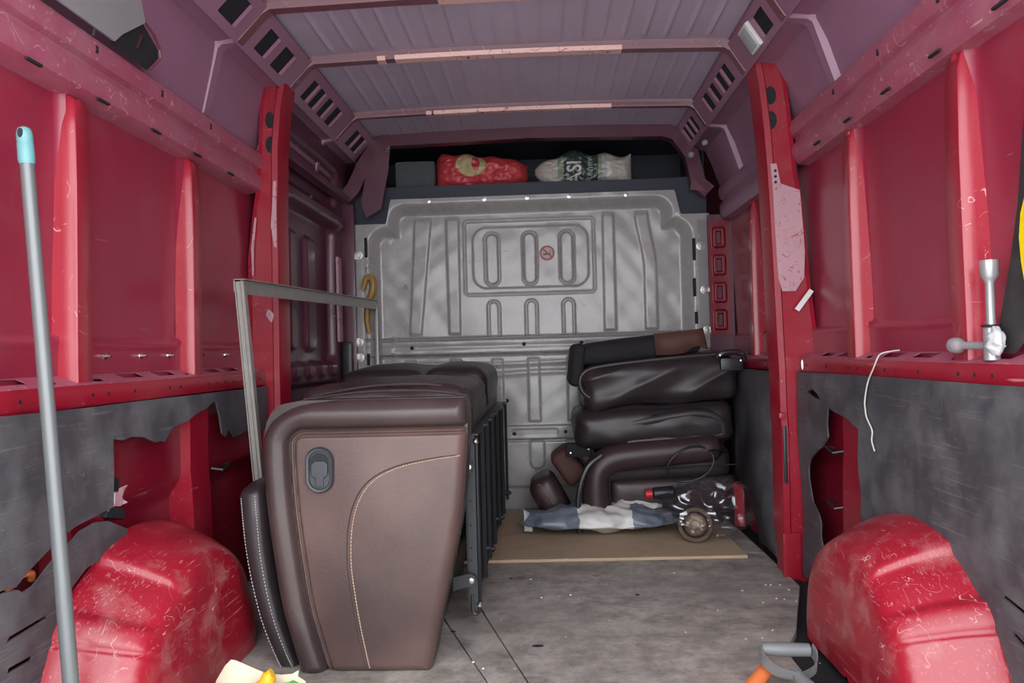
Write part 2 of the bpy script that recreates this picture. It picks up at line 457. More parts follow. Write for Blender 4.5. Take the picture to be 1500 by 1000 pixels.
# ---- ceiling
ny, nx = 330, 300
yy, xx = np.meshgrid(np.linspace(Y0, YB, ny), np.linspace(-.80, .765, nx), indexing='ij')
zz = 1.901 + .016*(1-(xx/.8)**2)
for k in range(-9, 10):
    fade = np.ones_like(yy)
    for by in (2.26, 2.70, 3.33, 3.72, 1.70, 1.15): fade *= sstep(.035, .10, np.abs(yy-by))
    zz -= (.008-.0045*sstep(2.6, 2.8, yy))*np.exp(-((xx+.015-k*.075)/.007)**2)*fade
zz += .004*wob(xx, yy, 3, 5)
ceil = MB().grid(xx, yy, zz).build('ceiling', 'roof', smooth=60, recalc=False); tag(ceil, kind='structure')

BOWS = [1.15, 1.70, 2.26, 2.70, 3.33]
def bow_path():
    return [(-.985, 1.565), (-.937, 1.765), (-.925, 1.776), (-.885, 1.780), (-.870, 1.787), (-.795, 1.866), (-.772, 1.879),
            (-.4, 1.888), (0, 1.890), (.4, 1.886), (.725, 1.877), (.748, 1.864), (.795, 1.790), (.808, 1.780), (.862, 1.776), (.878, 1.766), (.945, 1.565)]
def sweep_xz(path, sec, y):
    """sweep a section (offset along y, offset outwards) along a path in the x-z plane"""
    rings = []
    for i, p in enumerate(path):
        a = path[max(i-1, 0)]; b = path[min(i+1, len(path)-1)]
        t = Vector((b[0]-a[0], b[1]-a[1])).normalized(); nrm = Vector((-t.y, t.x))
        rings.append([(p[0]+nrm.x*o, y+dy, p[1]+nrm.y*o) for dy, o in sec])
    return MB().loft(rings)
for by in BOWS:
    w = .024 if by < 3 else .018
    sec = [(-w-.008, .030), (-w-.004, .018), (-w, .012), (-w+.005, 0), (w-.005, 0), (w, .012), (w+.004, .018), (w+.008, .030)]
    P_ = bow_path()
    bo = sweep_xz(P_[3:-3], sec, by).build('roof_bow', 'bow', ceil, smooth=40)
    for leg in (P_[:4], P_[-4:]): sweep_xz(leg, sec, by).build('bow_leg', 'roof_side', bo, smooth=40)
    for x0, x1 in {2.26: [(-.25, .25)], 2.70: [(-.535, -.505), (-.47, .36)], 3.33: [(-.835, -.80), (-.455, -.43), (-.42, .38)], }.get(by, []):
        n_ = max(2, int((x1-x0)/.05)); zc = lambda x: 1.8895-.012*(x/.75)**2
        MB().loft([[(x, by-w-.0022, zc(x)+.0125), (x, by-w+.0035, zc(x)-.0022), (x, by+w-.006, zc(x)-.0026), (x, by+w-.006, zc(x)), (x, by-w+.007, zc(x)), (x, by-w+.001, zc(x)+.0125)] for x in np.linspace(x0, x1, n_+1)]).build('highlight_face', 'bow_highlight', bo, smooth=0)  # strip drawn where the underside of the bow catches the light
    for fx in ((-.66, -.2, .31) if by > 2.5 else (-.5, .1, .55)):
        MB().lathe((fx, by, 1.8865), (0, 0, -1), [(0, .006), (.0015, .006), (.002, .001)], 10).build('dimple', 'red_dark', bo)
# header over the front end of the load space
hd = sweep_xz([(-.93, 1.55), (-.86, 1.62), (-.80, 1.74), (-.735, 1.832), (-.70, 1.848), (0, 1.862), (.66, 1.846), (.71, 1.830), (.772, 1.74), (.80, 1.60), (.86, 1.54)],
     [(-.03, 0), (.03, .0), (.03, .07), (-.03, .07)], 3.70)
hd.build('front_header', 'red_dark', ceil, smooth=40)
polyplate('corner_plate', [(-.69, 1.86), (-.705, 1.72), (-.745, 1.53), (-.82, 1.49), (-.845, 1.56), (-.815, 1.73), (-.75, 1.875)], [], lambda u, v: (u, 3.662, v), 'red_dark', ceil, .003, cut=.3)
MB().add([(.79,3.665,1.575),(.875,3.665,1.565),(.80,3.665,1.63)],[(0,1,2)]).build('corner_gusset', 'bow', ceil, smooth=0, solid=.003)

# chamfer plates along the roof edge, with square lightening holes
def chamfer(s, P, Q, hole_y):
    """P upper edge (x,z), Q lower edge; hole_y = list of (y0,y1)"""
    P, Q = Vector(P), Vector(Q)
    t = (Q-P); L = t.length; t.normalize()
    out = Vector((s*abs(t.y), abs(t.x)))
    def place(u, v):       # u = along y, v = across from P to Q
        q = P + t*v + out*.001
        return (q.x, u, q.y)
    holes = []
    for y0, y1 in hole_y:
        holes.append([(y0, L*.22), (y1, L*.22), (y1, L*.80), (y0, L*.80)])
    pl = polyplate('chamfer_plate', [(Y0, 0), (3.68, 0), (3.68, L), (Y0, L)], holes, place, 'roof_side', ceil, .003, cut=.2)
    for y0, y1 in hole_y:     # dark box behind each hole with a bright folded lip
        b = MB(); c = P+t*(L*.51)+out*.0075
        b.obox((c.x, (y0+y1)/2, c.y), (0, (y1-y0)/2+.004, 0), (t.x*L*.31, 0, t.y*L*.31), (out.x*.002, 0, out.y*.002))
        b.build('hole_backing', 'void', pl, smooth=0)
        c = P+t*(L*.51)-out*.002
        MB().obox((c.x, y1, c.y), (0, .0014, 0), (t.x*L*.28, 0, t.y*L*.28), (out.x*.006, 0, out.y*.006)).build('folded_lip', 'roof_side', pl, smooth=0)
chamfer(-1, (-.779, 1.885), (-.882, 1.779), [(1.0,1.12),(1.40,1.52),(1.86,1.98),(2.07,2.175),(2.335,2.415),(2.475,2.565),(2.79,2.85),(2.88,2.94),(2.99,3.05),(3.10,3.17),(3.43,3.5),(3.53,3.6)])
chamfer(1, (.738, 1.885), (.806, 1.779), [(1.0,1.12),(1.40,1.52),(1.86,1.98),(2.07,2.17),(2.33,2.42),(2.79,2.85),(2.88,2.94),(2.99,3.05),(3.10,3.17),(3.41,3.46),(3.49,3.54),(3.57,3.62)])

# ---- bulkhead (front wall) as pressed sheet
def bulkhead():
    nx, nz = 440, 400
    xs = np.linspace(-.905, .885, nx)
    ztop = 1.462 + .122*sstep(-.735, -.70, xs)*sstep(.75, .715, xs)
    X = np.repeat(xs[:, None], nz, 1)
    V = np.linspace(0, 1, nz)[None, :]
    Z = V*ztop[:, None]
    h = np.zeros_like(X)
    # rim: the field is set back inside the flange
    d = np.minimum(np.minimum(ztop[:, None]-Z, 9), np.minimum(X+.905, .885-X))
    dt = -np.maximum(np.maximum(rbox(X, Z, -.008, .70, .71, .845, .05), 0), 0)
    inner = np.minimum(rbox(X, Z, -.008, .70, .690, .835, .06), rbox(X, Z, -.012, .60, .79, .825, .07))
    h -= .055*sstep(.03, -.035, inner)
    up = sstep(.89, .905, Z)*sstep(1.50, 1.47, Z)
    def bead(x0, x1, amp=.010, soft=.007):       # raised vertical bead between two edges (arrays allowed)
        return amp*sstep(-soft, soft, X-x0)*sstep(-soft, soft, x1-X)
    t = np.clip((Z-.90)/.6, 0, 1)
    h += up*bead(-.630+.040*t, -.570+.064*t)
    h += up*bead(-.428-.004*t, -.371+.004*t)
    h += up*bead(.359+.004*t, .418+0*t)
    cu = np.clip((1.5-Z)/.3, 0, 1); cu = cu*cu*(3-2*cu)
    h += up*bead(.525+.040*cu, .588+.038*cu)
    # framed field with three slots
    o = rbox(X, Z, -.012, 1.281, .327, .187, .02)
    h += .006*np.exp(-(o/.006)**2)
    h -= .003*sstep(.004, -.004, o)
    i = rbox(X, Z, -.006, 1.280, .293, .155, .07)
    h += .007*sstep(.005, -.006, i)
    for k, x0 in enumerate((-.200, -.009, .178)):
        c = rbox(X, Z, x0, 1.272, .031, .128, .03)
        h += .006*np.exp(-((c-.004)/.006)**2) - .010*sstep(.003, -.006, c)
        c = rbox(X, Z, x0+.002, .93, .033, .135, .033)
        h += (.010*sstep(.004, -.004, c) - .006*sstep(-.008, -.016, c))*sstep(.875, .885, Z)
    # cross rail and lower fields
    r1 = sstep(.790, .800, Z)*sstep(.872, .862, Z)
    h += .016*r1*sstep(-.79, -.77, X)*sstep(.80, .78, X)
    h -= .004*np.exp(-((Z-.832)/.012)**2)*r1
    h += .006*np.exp(-((Z-.742-.004*np.sin(X*9))/.012)**2) - .004*np.exp(-((Z-.712)/.02)**2)
    h += .007*np.exp(-((Z-.688-.010*np.sin(X*6+1))/.013)**2)*sstep(-.32, -.2, X)*sstep(.3, .2, X)
    mid = sstep(.440, .452, Z)*sstep(.772, .760, Z)
    for x0, x1 in ((-.655, -.600), (-.425, -.370), (-.215, -.160), (-.033, .025), (.165, .225), (.40, .45), (.60, .65)):
        h += mid*bead(x0, x1, .009)
    r2 = sstep(.352, .362, Z)*sstep(.430, .420, Z)
    h += .013*r2*sstep(-.80, -.78, X)*sstep(.80, .78, X)
    c = rbox(X, Z, -.005, .39, .115, .018, .012); h -= .003*sstep(.004, -.004, c)
    for x0 in (-.62, -.40, -.187, .003, .19, .40, .60):
        c = rbox(X, Z, x0, .290, .036, .082, .034)
        h += .010*sstep(.006, -.006, c)*sstep(.352, .345, Z)
    h -= .015*sstep(.125, .105, Z)
    for zg in (.7865, .3475, .876): h -= .012*np.exp(-((Z-zg)/.0045)**2)
    h += .0045*wob(X, Z, 11, 14, 14) + .003*wob(X, Z, 12, 30, 16)
    b = MB().grid(X, YB - .055 - h, Z)
    return b.build('wall_front', 'bulkhead', smooth=70, recalc=False)
wf = bulkhead(); tag(wf, kind='structure')
def bolt(p, r, parent, axis=(0, -1, 0), mat='steel'):
    MB().lathe(p, axis, [(-.002, r*1.5), (.0015, r*1.5), (.002, r), (.005, r*.9), (.0055, r*.2)], 12).build('bolt', mat, parent)
for x, z in ((-.51, 1.570), (-.23, 1.570), (-.015, 1.570), (.195, 1.570), (.478, 1.568)): bolt((x, YB-.056, z), .007, wf)
for x, z in ((.838, 1.300), (.852, 1.082), (.857, .882), (-.872, 1.307), (-.878, .868), (-.875, .79)): bolt((x, YB-.058, z), .014, wf)
for x, z in ((-.11, .387), (.148, .392), (-.47, .387)): MB().lathe((x, YB-.018, z), (0, -1, 0), [(0, .009), (.003, .009), (.004, .002)], 12).build('rail_hole', 'void', wf)
for x, z in ((-.62, .832), (-.05, .838), (.24, .838)): MB().lathe((x, YB-.012, z), (0, -1, 0), [(0, .010), (.0035, .010), (.0045, .002)], 12).build('rail_hole', 'void', wf)
MB().lathe((.015, YB+.0, .062), (0, -1, 0), [(0, .011), (.019, .011), (.02, .002)], 12).build('rail_hole', 'void', wf)
for x, z, hh in ((.806, 1.285, .055), (.803, 1.096, .045), (.808, .945, .03), (-.834, 1.345, .05), (-.834, .78, .03)):   # slots in the side flanges
    c = MB().box(x-.008, x+.008, YB-.06, YB-.052, z-hh, z+hh).build('flange_slot', 'void', wf, bevel=.003)
for x0, x1, z0, z1 in ((.825, .872, .86, 1.43), (-.895, -.850, .66, 1.40)):
    MB().box(x0, x1, YB-.0575, YB-.050, z0, z1).build('flange_strip', 'trim_grey' if x0 > 0 else 'bulkhead', wf, bevel=.002)
# no smoking sticker
def disc(c, r0, r1, y, n=28):
    b = MB(); ring = []
    for r in (r0, r1): ring.append([(c[0]+r*math.cos(2*math.pi*k/n), y, c[1]+r*math.sin(2*math.pi*k/n)) for k in range(n)])
    return b.loft(ring, True, False)
sc, sy = (.079, 1.296), YB-.0055
st = MB().loft([[(sc[0]+.037*math.cos(2*math.pi*k/28), sy+q, sc[1]+.037*math.sin(2*math.pi*k/28)) for k in range(28)] for q in (0, -.0015)]).build('no_smoking_sticker', 'sticker', wf, smooth=0)
disc(sc, .029, .0375, sy-.0025).build('red_ring', 'sticker_red', st, smooth=0, solid=.001)
MB().obox((sc[0], sy-.0027, sc[1]), (.021, 0, -.021), (0, .0006, 0), (.003, 0, .003)).build('red_slash', 'sticker_red', st, smooth=0)
MB().obox((sc[0]-.002, sy-.0021, sc[1]-.006), (.018, 0, .002), (0, .0004, 0), (0, 0, .004)).build('cigarette', 'sticker_dark', st, smooth=0)
MB().tube([(sc[0]+.012, sy-.0021, sc[1]), (sc[0]+.018, sy-.0021, sc[1]+.007), (sc[0]+.014, sy-.0021, sc[1]+.015)], .0014, 6).build('smoke_curl', 'sticker_dark', st)

# ---- body sides
def body_side(side, s, W, ribs, yP, upper):
    """W: inner face of the waist ledge; ribs: list of (y0,y1) rib feet; yP: door pillar"""
    X = lambda d: s*(W+d)
    yend = 3.74
    # outer skin above the ledge, pressed panels between the ribs
    ys = np.linspace(Y0, yend, 300); zs = np.linspace(.755, 1.45, 90)
    YY, ZZ = np.meshgrid(ys, zs, indexing='ij')
    D = .052 - .012*(ZZ-.78)/.65
    edges = [Y0-.4]+[(a+b)/2 for a, b in ribs]+[yend+.2]
    for a, b in zip(edges, edges[1:]):
        q = rbox(YY, ZZ, (a+b)/2, 1.235, (b-a)/2-.016, .385, .045)
        D += .016*sstep(.006, -.006, q) - .006*np.exp(-((q-.004)/.006)**2)
    D += .004*wob(YY, ZZ, 21+s, 4)
    wall = MB().grid(s*(W+D), YY, ZZ)
    o = wall.build('wall_'+side, 'red', smooth=70, recalc=False); tag(o, kind='structure')
    # skin below the ledge
    zs = np.linspace(0, .74, 90); YY, ZZ = np.meshgrid(ys, zs, indexing='ij')
    D = .075 - .035*sstep(.40, .48, ZZ) + .03*sstep(.60, .68, ZZ) + .012*wob(YY, ZZ, 31+s, 4)
    MB().grid(s*(W+D), YY, ZZ).build('lower_skin', 'red_deep', o, smooth=70, recalc=False)
    # upper skin from the cant rail to the roof
    U = upper
    ring = [[(s*(u[0]+.012), y, u[1]+.008) for u in U] for y in np.linspace(Y0, 3.74, 8)]
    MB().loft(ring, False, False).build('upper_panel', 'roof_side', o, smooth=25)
    # cant rail
    prof = [(.060, 1.395), (.020, 1.402), (.004, 1.412), (-.002, 1.440), (.004, 1.462), (.013, 1.468), (.013, 1.482), (.000, 1.490), (-.006, 1.515), (-.002, 1.540), (.012, 1.552), (.05, 1.562)]
    if s > 0: prof = [(a, b+.035 if b > 1.41 else b+.025) for a, b in prof]
    segs = [(Y0, yP[0]+.01)] + ([(yP[1]-.02, 3.66)] if s > 0 else [])
    for a, b in segs:
        MB().loft([[(X(d), y, z) for d, z in prof] for y in (a, b)], True).build('cant_rail', 'roof_side' if a > 2 else 'red_dusty_hazed', o, smooth=40)
    zr = 1.40 if s < 0 else 1.43
    # short slots and marks under the rail
    yq = 1.2
    while yq < yP[0]-.15:
        MB().obox((X(.0), yq, zr+.006), (s*.004, 0, 0), (0, .022, 0), (0, 0, .003)).build('rail_slot', 'void', o, bevel=.0015)
        yq += .235
    for k in range(4):
        MB().obox((X(-.004), 1.35+k*.29, zr+.115), (s*.003, 0, 0), (0, .004, 0), (0, 0, .008)).build('rail_slot', 'void', o)
    # vertical ribs, floor to rail (crossed by the ledge)
    for y0, y1 in ribs:
        w = y1-y0; yc = (y0+y1)/2
        rings = []
        for z, d, k, sh in ((.752, .012, 1.0, 0), (.80, .012, 1.0, 0), (1.0, .012, 1.0, .004), (1.2, .014, .98, .010), (1.33, .018, .95, .014), (1.385, .022, .92, .018), (zr-.002, .034, .88, .020)):
            h = w*k/2; c = yc+sh
            rings.append([(X(.065), c-h-.006, z), (X(d+.030), c-h-.004, z), (X(d+.004), c-h-.001, z), (X(d), c-h+.003, z), (X(d), c+h-.003, z), (X(d+.004), c+h+.002, z), (X(.065), c+h+.006, z)])
        rb = MB().loft(rings).build('rib', 'rib', o, smooth=40)
        if y1 < 2.0:    # thin flange standing beside the near rib
            MB().loft([[(X(a), y1+q+.022, z) for a, q in ((.065, 0), (.030, .002), (.030, .008), (.065, .010))] for z in (.83, 1.0, 1.2, 1.34)]).build('flange', 'rib', rb)
        MB().lathe((X(.034), yc+.020, zr-.012), (-s, 0, 0), [(0, .009), (.006, .009), (.009, .004)], 12).build('rib_bolt', 'rib', rb)
        rings = []
        for z, d in ((-.005, .008), (.3, .008), (.42, .012), (.48, .016), (.70, .014)):
            ya, yb_ = (y0-.03, y1+.03) if s < 0 else (y0-.01, y1+.06)
            rings.append([(X(.11), ya-.012, z), (X(d), ya, z), (X(d), yb_, z), (X(.11), yb_+.01, z)])
        MB().loft(rings).build('lower_rib', 'red_low', o, smooth=30)
    # waist ledge: face, sloping top with slots, hollow inside
    lsegs = [(Y0, yP[0]+.02)] + ([(yP[1]-.02, 3.60)] if s > 0 else [])
    for a, b in lsegs:
        L = MB().loft([[(X(d), y, z) for d, z in ((.02, .700), (.002, .704), (0, .710), (0, .745), (.004, .752), (.004, .748), (.006, .710), (.02, .706))] for y in (a, b)])
        L = L.build('ledge_face', 'red_low', o, smooth=40)
        hs = []
        y = a+.12; k = 0
        while y < b-.16:
            if not any(r0-.06 < y+.05 < r1+.06 for r0, r1 in ribs):
                hs.append([(y, .022), (y+.085, .022), (y+.095, .028), (y+.095, .048), (y+.01, .052), (y, .048)])
            else:
                hs.append([(y, .014), (y+.035, .014), (y+.045, .028), (y+.01, .030)])
            y += .135 if k % 2 == 0 else .165
            k += 1
        lp = polyplate('ledge_top', [(a, .003), (b, .003), (b, .085), (a, .085)], hs,
                  lambda u, v: (X(v), u, .751+.40*v), 'red_dusty_hazed', o, .002, cut=.15)
        MB().box(X(.004), X(.09), a, b, .706, .709).build('ledge_bottom', 'void', lp, smooth=0)
        yq = a+.25
        while yq < b-.05:
            MB().lathe((X(.0002), yq, .728), (-s, 0, 0), [(0, .0045), (.0008, .0045), (.001, .001)], 10).build('fixing_hole', 'void', L)
            yq += rnd.choice((.06, .11, .17))
    return o

wl = body_side('left', -1, .96, [(1.575, 1.632), (2.120, 2.175)], (2.63, 2.78),
               [(.980, 1.55), (.945, 1.70), (.930, 1.775), (.882, 1.783), (.79, 1.885), (.70, 1.94)])
wr_ = body_side('right', 1, .93, [(1.600, 1.660), (2.165, 2.222), (3.185, 3.245)], (2.60, 2.74),
               [(.945, 1.58), (.905, 1.70), (.872, 1.775), (.806, 1.783), (.745, 1.885), (.66, 1.94)])
# silver studs on the strip above the left ledge
for y in (1.74, 1.90, 2.045, 2.235, 2.42): 
    MB().lathe((-1.014, y, .815), (1, 0, 0), [(0, .010), (.006, .008), (.007, .004), (.020, .0035), (.021, .001)], 10).build('stud', 'steel', wl)

# ---- door pillars
def pillar(s, rows, yr, yf, parent, name='pillar'):
    """rows: (z, inner x, foot x) at the face towards the rear"""
    rings = []
    for z, xi, xf in rows:
        rings.append([(s*xf, yr-.012, z), (s*(xf-.010), yr, z), (s*(xi+.030), yr, z), (s*(xi+.024), yr-.008, z), (s*(xi+.004), yr-.006, z), (s*xi, yr+.004, z),
                      (s*xi, yf-.01, z), (s*(xi+.012), yf, z), (s*max(xf, xi+.05), yf+.01, z)])
    return MB().loft(rings).build(name, 'red_low', parent, smooth=35)
pr_ = pillar(1, [(-.02, .868, .945), (.12, .866, .945), (.16, .858, .945), (.32, .860, .945), (.50, .862, .94), (.56, .858, .945), (.70, .858, .955), (.76, .857, 1.0), (.82, .855, .995),
           (1.05, .850, .972), (1.29, .844, .958), (1.40, .840, .94), (1.56, .832, .93), (1.72, .818, .915), (1.80, .805, .89)], 2.61, 2.72, wr_)
pl_ = pillar(-1, [(-.02, .905, .985), (.30, .905, .985), (.62, .903, .985), (.70, .903, .99), (.76, .903, 1.02), (.86, .902, 1.015), (1.16, .900, 1.012), (1.33, .900, .99), (1.42, .896, .975),
           (1.56, .893, .965), (1.70, .880, .958), (1.80, .862, .945)], 2.64, 2.75, wl)
# worn, paint-stripped cover on the right pillar and its fittings
rows = [(.985, .880, .925), (1.03, .868, .955), (1.12, .864, .961), (1.25, .860, .955), (1.335, .858, .950), (1.36, .857, .885), (1.43, .852, .873)]
MB().loft([[(a, 2.5985, z), (b, 2.5985, z), (b, 2.603, z), (a, 2.603, z)] for z, a, b in rows]).build('pillar_cover', 'worn_pink', pr_, smooth=30)
for z in (1.405, 1.385, 1.365): MB().lathe((.868, 2.599, z), (0, -1, 0), [(0, .005), (.0012, .005), (.0015, .001)], 10).build('fixing_hole', 'void', pr_)
MB().obox((.950, 2.590, .952), (.026, 0, .034), (0, .0015, 0), (.007, 0, -.005)).build('tape_scrap', 'white_plastic', pr_, smooth=0)
for z in (1.672, 1.585): MB().loft([[(.862+.020*math.cos(k*.3927), y, z+.032*math.sin(k*.3927)) for k in range(16)] for y in (2.612, 2.608)]).build('oval_hole', 'void', pr_, smooth=0)
MB().box(.866, .878, 2.594, 2.603, .32, .52).build('striker_slot', 'dark_metal', pr_, bevel=.003)
MB().box(.852, .872, 2.585, 2.602, .545, .565).build('striker_tab', 'rib', pr_, bevel=.004)
MB().loft([[(.855+.02*k, 2.595, z) for k in (0, 1, 2, 3)] + [(.855+.02*k, 2.61, z) for k in (3, 2, 1, 0)] for z in (-.01, .15)]).build('pillar_foot', 'red_low', pr_, bevel=.004)
MB().tube([(.93, 2.57, .745), (.928, 2.565, .73), (.93, 2.568, .715)], .006, 8).build('wing_bolt', 'steel', pr_)
for z, h in ((1.665, .03), (1.575, .03)): MB().loft([[(-.925+.017*math.cos(k*.3927), y, z+h*math.sin(k*.3927)) for k in range(16)] for y in (2.642, 2.638)]).build('oval_hole', 'void', pl_, smooth=0)
MB().loft([[(-a, 2.6285, z), (-b, 2.6285, z), (-b, 2.633, z), (-a, 2.633, z)] for z, a, b in ((1.20, .915, .906), (1.28, .926, .905), (1.36, .918, .904), (1.44, .913, .903))]).build('bare_patch', 'worn_pink', pl_, smooth=0)
MB().loft([[(-a, 2.6285, z), (-b, 2.6285, z), (-b, 2.633, z), (-a, 2.633, z)] for z, a, b in ((.93, .935, .93), (.955, .95, .92), (.975, .945, .935))]).build('bare_patch', 'worn_pink', pl_, smooth=0)
MB().loft([[(-a, 2.6285, z), (-b, 2.6285, z), (-b, 2.633, z), (-a, 2.633, z)] for z, a, b in ((1.10, .998, .992), (1.2, 1.0, .99), (1.31, .985, .978))]).build('bare_patch', 'worn_pink', pl_, smooth=0)

# ---- sliding door beyond the left pillar
def sliding_door():
    ys = np.linspace(2.74, 3.72, 160); zs = np.linspace(.02, 1.80, 240)
    YY, ZZ = np.meshgrid(ys, zs, indexing='ij')
    D = .0 + .02*sstep(1.2, 1.8, ZZ)*-1
    q = rbox(YY, ZZ, 3.20, 1.10, .36, .33, .05); D += .045*sstep(.012, -.012, q)
    q = rbox(YY, ZZ, 3.20, 1.60, .36, .09, .03); D += .03*sstep(.012, -.012, q)
    q = rbox(YY, ZZ, 3.20, .42, .36, .26, .05); D += .04*sstep(.012, -.012, q)
    for yc, hw in ((3.02, .045), (3.26, .06)):
        q = rbox(YY, ZZ, yc, 1.08, hw, .25, .03); D -= .022*sstep(.008, -.008, q)
    for k in range(4):
        q = rbox(YY, ZZ, 2.95+.17*k, .745, .05, .035, .03); D -= .018*sstep(.008, -.008, q)
    q = rbox(YY, ZZ, 3.2, 1.455, .42, .03, .02); D -= .025*sstep(.012, -.012, q)
    D += .004*wob(YY, ZZ, 77, 5)
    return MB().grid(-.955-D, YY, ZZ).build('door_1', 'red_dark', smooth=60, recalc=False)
dr = sliding_door(); tag(dr, kind='structure')
MB().box(-.952, -.940, 3.555, 3.625, .87, 1.285).build('worn_strip', 'worn_pink', dr, bevel=.003)
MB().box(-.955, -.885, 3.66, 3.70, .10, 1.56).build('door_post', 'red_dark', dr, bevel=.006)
MB().loft([[(-.95+a, 3.62+q, z) for a, q in ((0, 0), (.05, .0), (.05, .05), (0, .05))] for z in (.66, .70, .84, .87)]).build('rubber_stop', 'black_plastic', dr, bevel=.012)
for y, z in ((3.12, 1.485), (3.20, 1.475), (3.05, 1.455), (3.22, 1.445)): MB().lathe((-.93, y, z), (1, 0, 0), [(0, .012), (.005, .010), (.006, .002)], 10).build('door_bolt', 'dark_metal', dr)
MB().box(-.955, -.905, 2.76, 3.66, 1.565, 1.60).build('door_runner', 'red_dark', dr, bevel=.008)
# stamped post next to the bulkhead on the right
stp = np.meshgrid(np.linspace(.872, .975, 50), np.linspace(.86, 1.42, 180), indexing='ij')
Dq = np.zeros_like(stp[0])
for k in range(4): 
    q = rbox(stp[0], stp[1], .922, .93+.135*k, .030, .048, .012); Dq += .010*sstep(.004, -.004, q) - .016*sstep(-.016, -.022, q)
MB().grid(stp[0], 3.672-Dq, stp[1]).build('stamped_post', 'red_deep', wr_, smooth=50, recalc=False)
MB().box(.872, .99, 3.675, 3.70, 0, 1.45).build('front_post', 'red_dark', wr_, smooth=0)
for k in range(3):   # grey trunking lines under the front right rail
    pass

# ---- plastic lining, torn
LA = [(0.66,.706),(1.32,.706),(1.562,.703),(1.943,.702),(2.473,.699),(2.62,.699),(2.62,.55),(2.506,.549),(2.42,.56),(2.328,.551),(2.293,.581),(2.262,.560),(2.239,.572),(2.227,.625),(2.210,.668),(2.196,.672),(2.17,.667),(2.141,.657),(2.08,.648),(2.016,.629),(1.94,.622),(1.915,.600),(1.896,.589),(1.878,.594),(1.852,.592),(1.80,.612),(1.744,.620),(1.70,.616),(1.66,.624),(1.656,.552),(1.65,.471),(1.603,.466),(1.52,.458),(1.47,.446),(1.424,.425),(1.38,.405),(1.347,.385),(1.313,.390),(1.218,.391),(0.66,.40)]
LB = [(0.66,.37),(1.218,.380),(1.313,.386),(1.345,.381),(1.362,.370),(1.39,.374),(1.419,.391),(1.45,.41),(1.486,.424),(1.53,.446),(1.578,.452),(1.628,.444),(1.714,.406),(1.715,.371),(1.625,.365),(1.552,.360),(1.505,.334),(1.471,.290),(1.439,.220),(1.398,.171),(1.30,.05),(1.25,.005),(0.66,.005)]
def wavy(s, x0, amp, seed):
    return lambda u, v: (s*(x0+amp*noise.noise(Vector((u*3.2, v*4.1, seed)))), u, v)
t1 = polyplate('trim_1', LA, [], wavy(-1, .952, .010, 1.5), 'lining', None, .005); tag(t1, 'black plastic lining under the left ledge with a torn edge', kind='structure')
t2 = polyplate('trim_2', LB, [[(1.318,.292),(1.43,.298),(1.435,.305),(1.325,.301)], [(1.318,.236),(1.385,.235),(1.39,.243),(1.322,.245)]],
               wavy(-1, .945, .010, 4.5), 'lining', None, .005); tag(t2, 'black slotted plastic lining behind the left wheel arch', kind='structure')
RA = [(2.60,.704),(2.3,.708),(1.934,.710),(1.396,.711),(0.66,.711),(0.66,.005),(1.36,.005),(1.447,.148),(1.485,.211),(1.571,.289),(1.697,.345),(1.852,.348),(2.045,.270),(2.083,.211),(2.092,.254),(2.098,.32),(2.092,.386),(2.108,.44),(2.115,.488),(2.112,.53),(2.118,.558),(2.16,.570),(2.201,.581),(2.291,.592),(2.339,.601),(2.350,.55),(2.341,.509),(2.395,.471),(2.44,.452),(2.501,.418),(2.520,.39),(2.526,.351),(2.501,.276),(2.455,.25),(2.433,.224),(2.440,.18),(2.428,.148),(2.436,.11),(2.429,.071),(2.46,.03),(2.525,.005),(2.60,.005)]
t3 = polyplate('trim_3', RA, [[(2.507,.642),(2.456,.654),(2.420,.640),(2.393,.623),(2.441,.624)], [(1.475,.308),(1.38,.292),(1.382,.282),(1.478,.300)], [(1.445,.247),(1.36,.222),(1.362,.213),(1.448,.238)]],
               wavy(1, .922, .009, 9.5), 'lining', None, .005); tag(t3, 'black scratched plastic lining under the right ledge with a torn hole', kind='structure')
RB = [(2.76,.70),(3.62,.70),(3.62,.20),(3.30,.22),(3.22,.16),(3.08,.10),(3.02,.01),(2.80,.01)]
t4 = polyplate('trim_4', RB, [], lambda u, v: (.912-.035*max(0, .45-v)+.016*noise.noise(Vector((u*7, v*2.5, 2.2))), u, v), 'lining', None, .005, smooth=60, cut=.03)
tag(t4, 'crumpled black lining between the right pillar and the bulkhead', kind='structure')
# clips on the bare skin
for (x, y, z) in ((.955, 2.30, .47), (.955, 2.30, .30), (-.985, 2.24, .465)):
    MB().tube([(x, y, z), (x-.03*(1 if x > 0 else -1), y+.01, z-.006), (x-.03*(1 if x > 0 else -1), y+.07, z+.006), (x, y+.08, z)], .004, 6).build('wire_clip', 'dark_metal', wr_ if x > 0 else wl)

for (y, zq, dy, dz, m_) in ((1.675, .520, .030, .016, 'dark_metal'), (1.690, .448, .036, .012, 'dark_metal')):
    MB().obox((-.972, y, zq), (.014, 0, 0), (0, dy, -.010), (0, .004, dz)).build('lining_clip', m_, wl, bevel=.005)
polyplate('torn_scrap', [(1.655, .51), (1.70, .50), (1.735, .505), (1.742, .485), (1.728, .478), (1.745, .462), (1.72, .458), (1.69, .465), (1.655, .46)], [], lambda u, v: (-.966+.02*noise.noise(Vector((u*40, v*40, 2))), u, v), 'worn_pink', wl, .002, cut=.01)
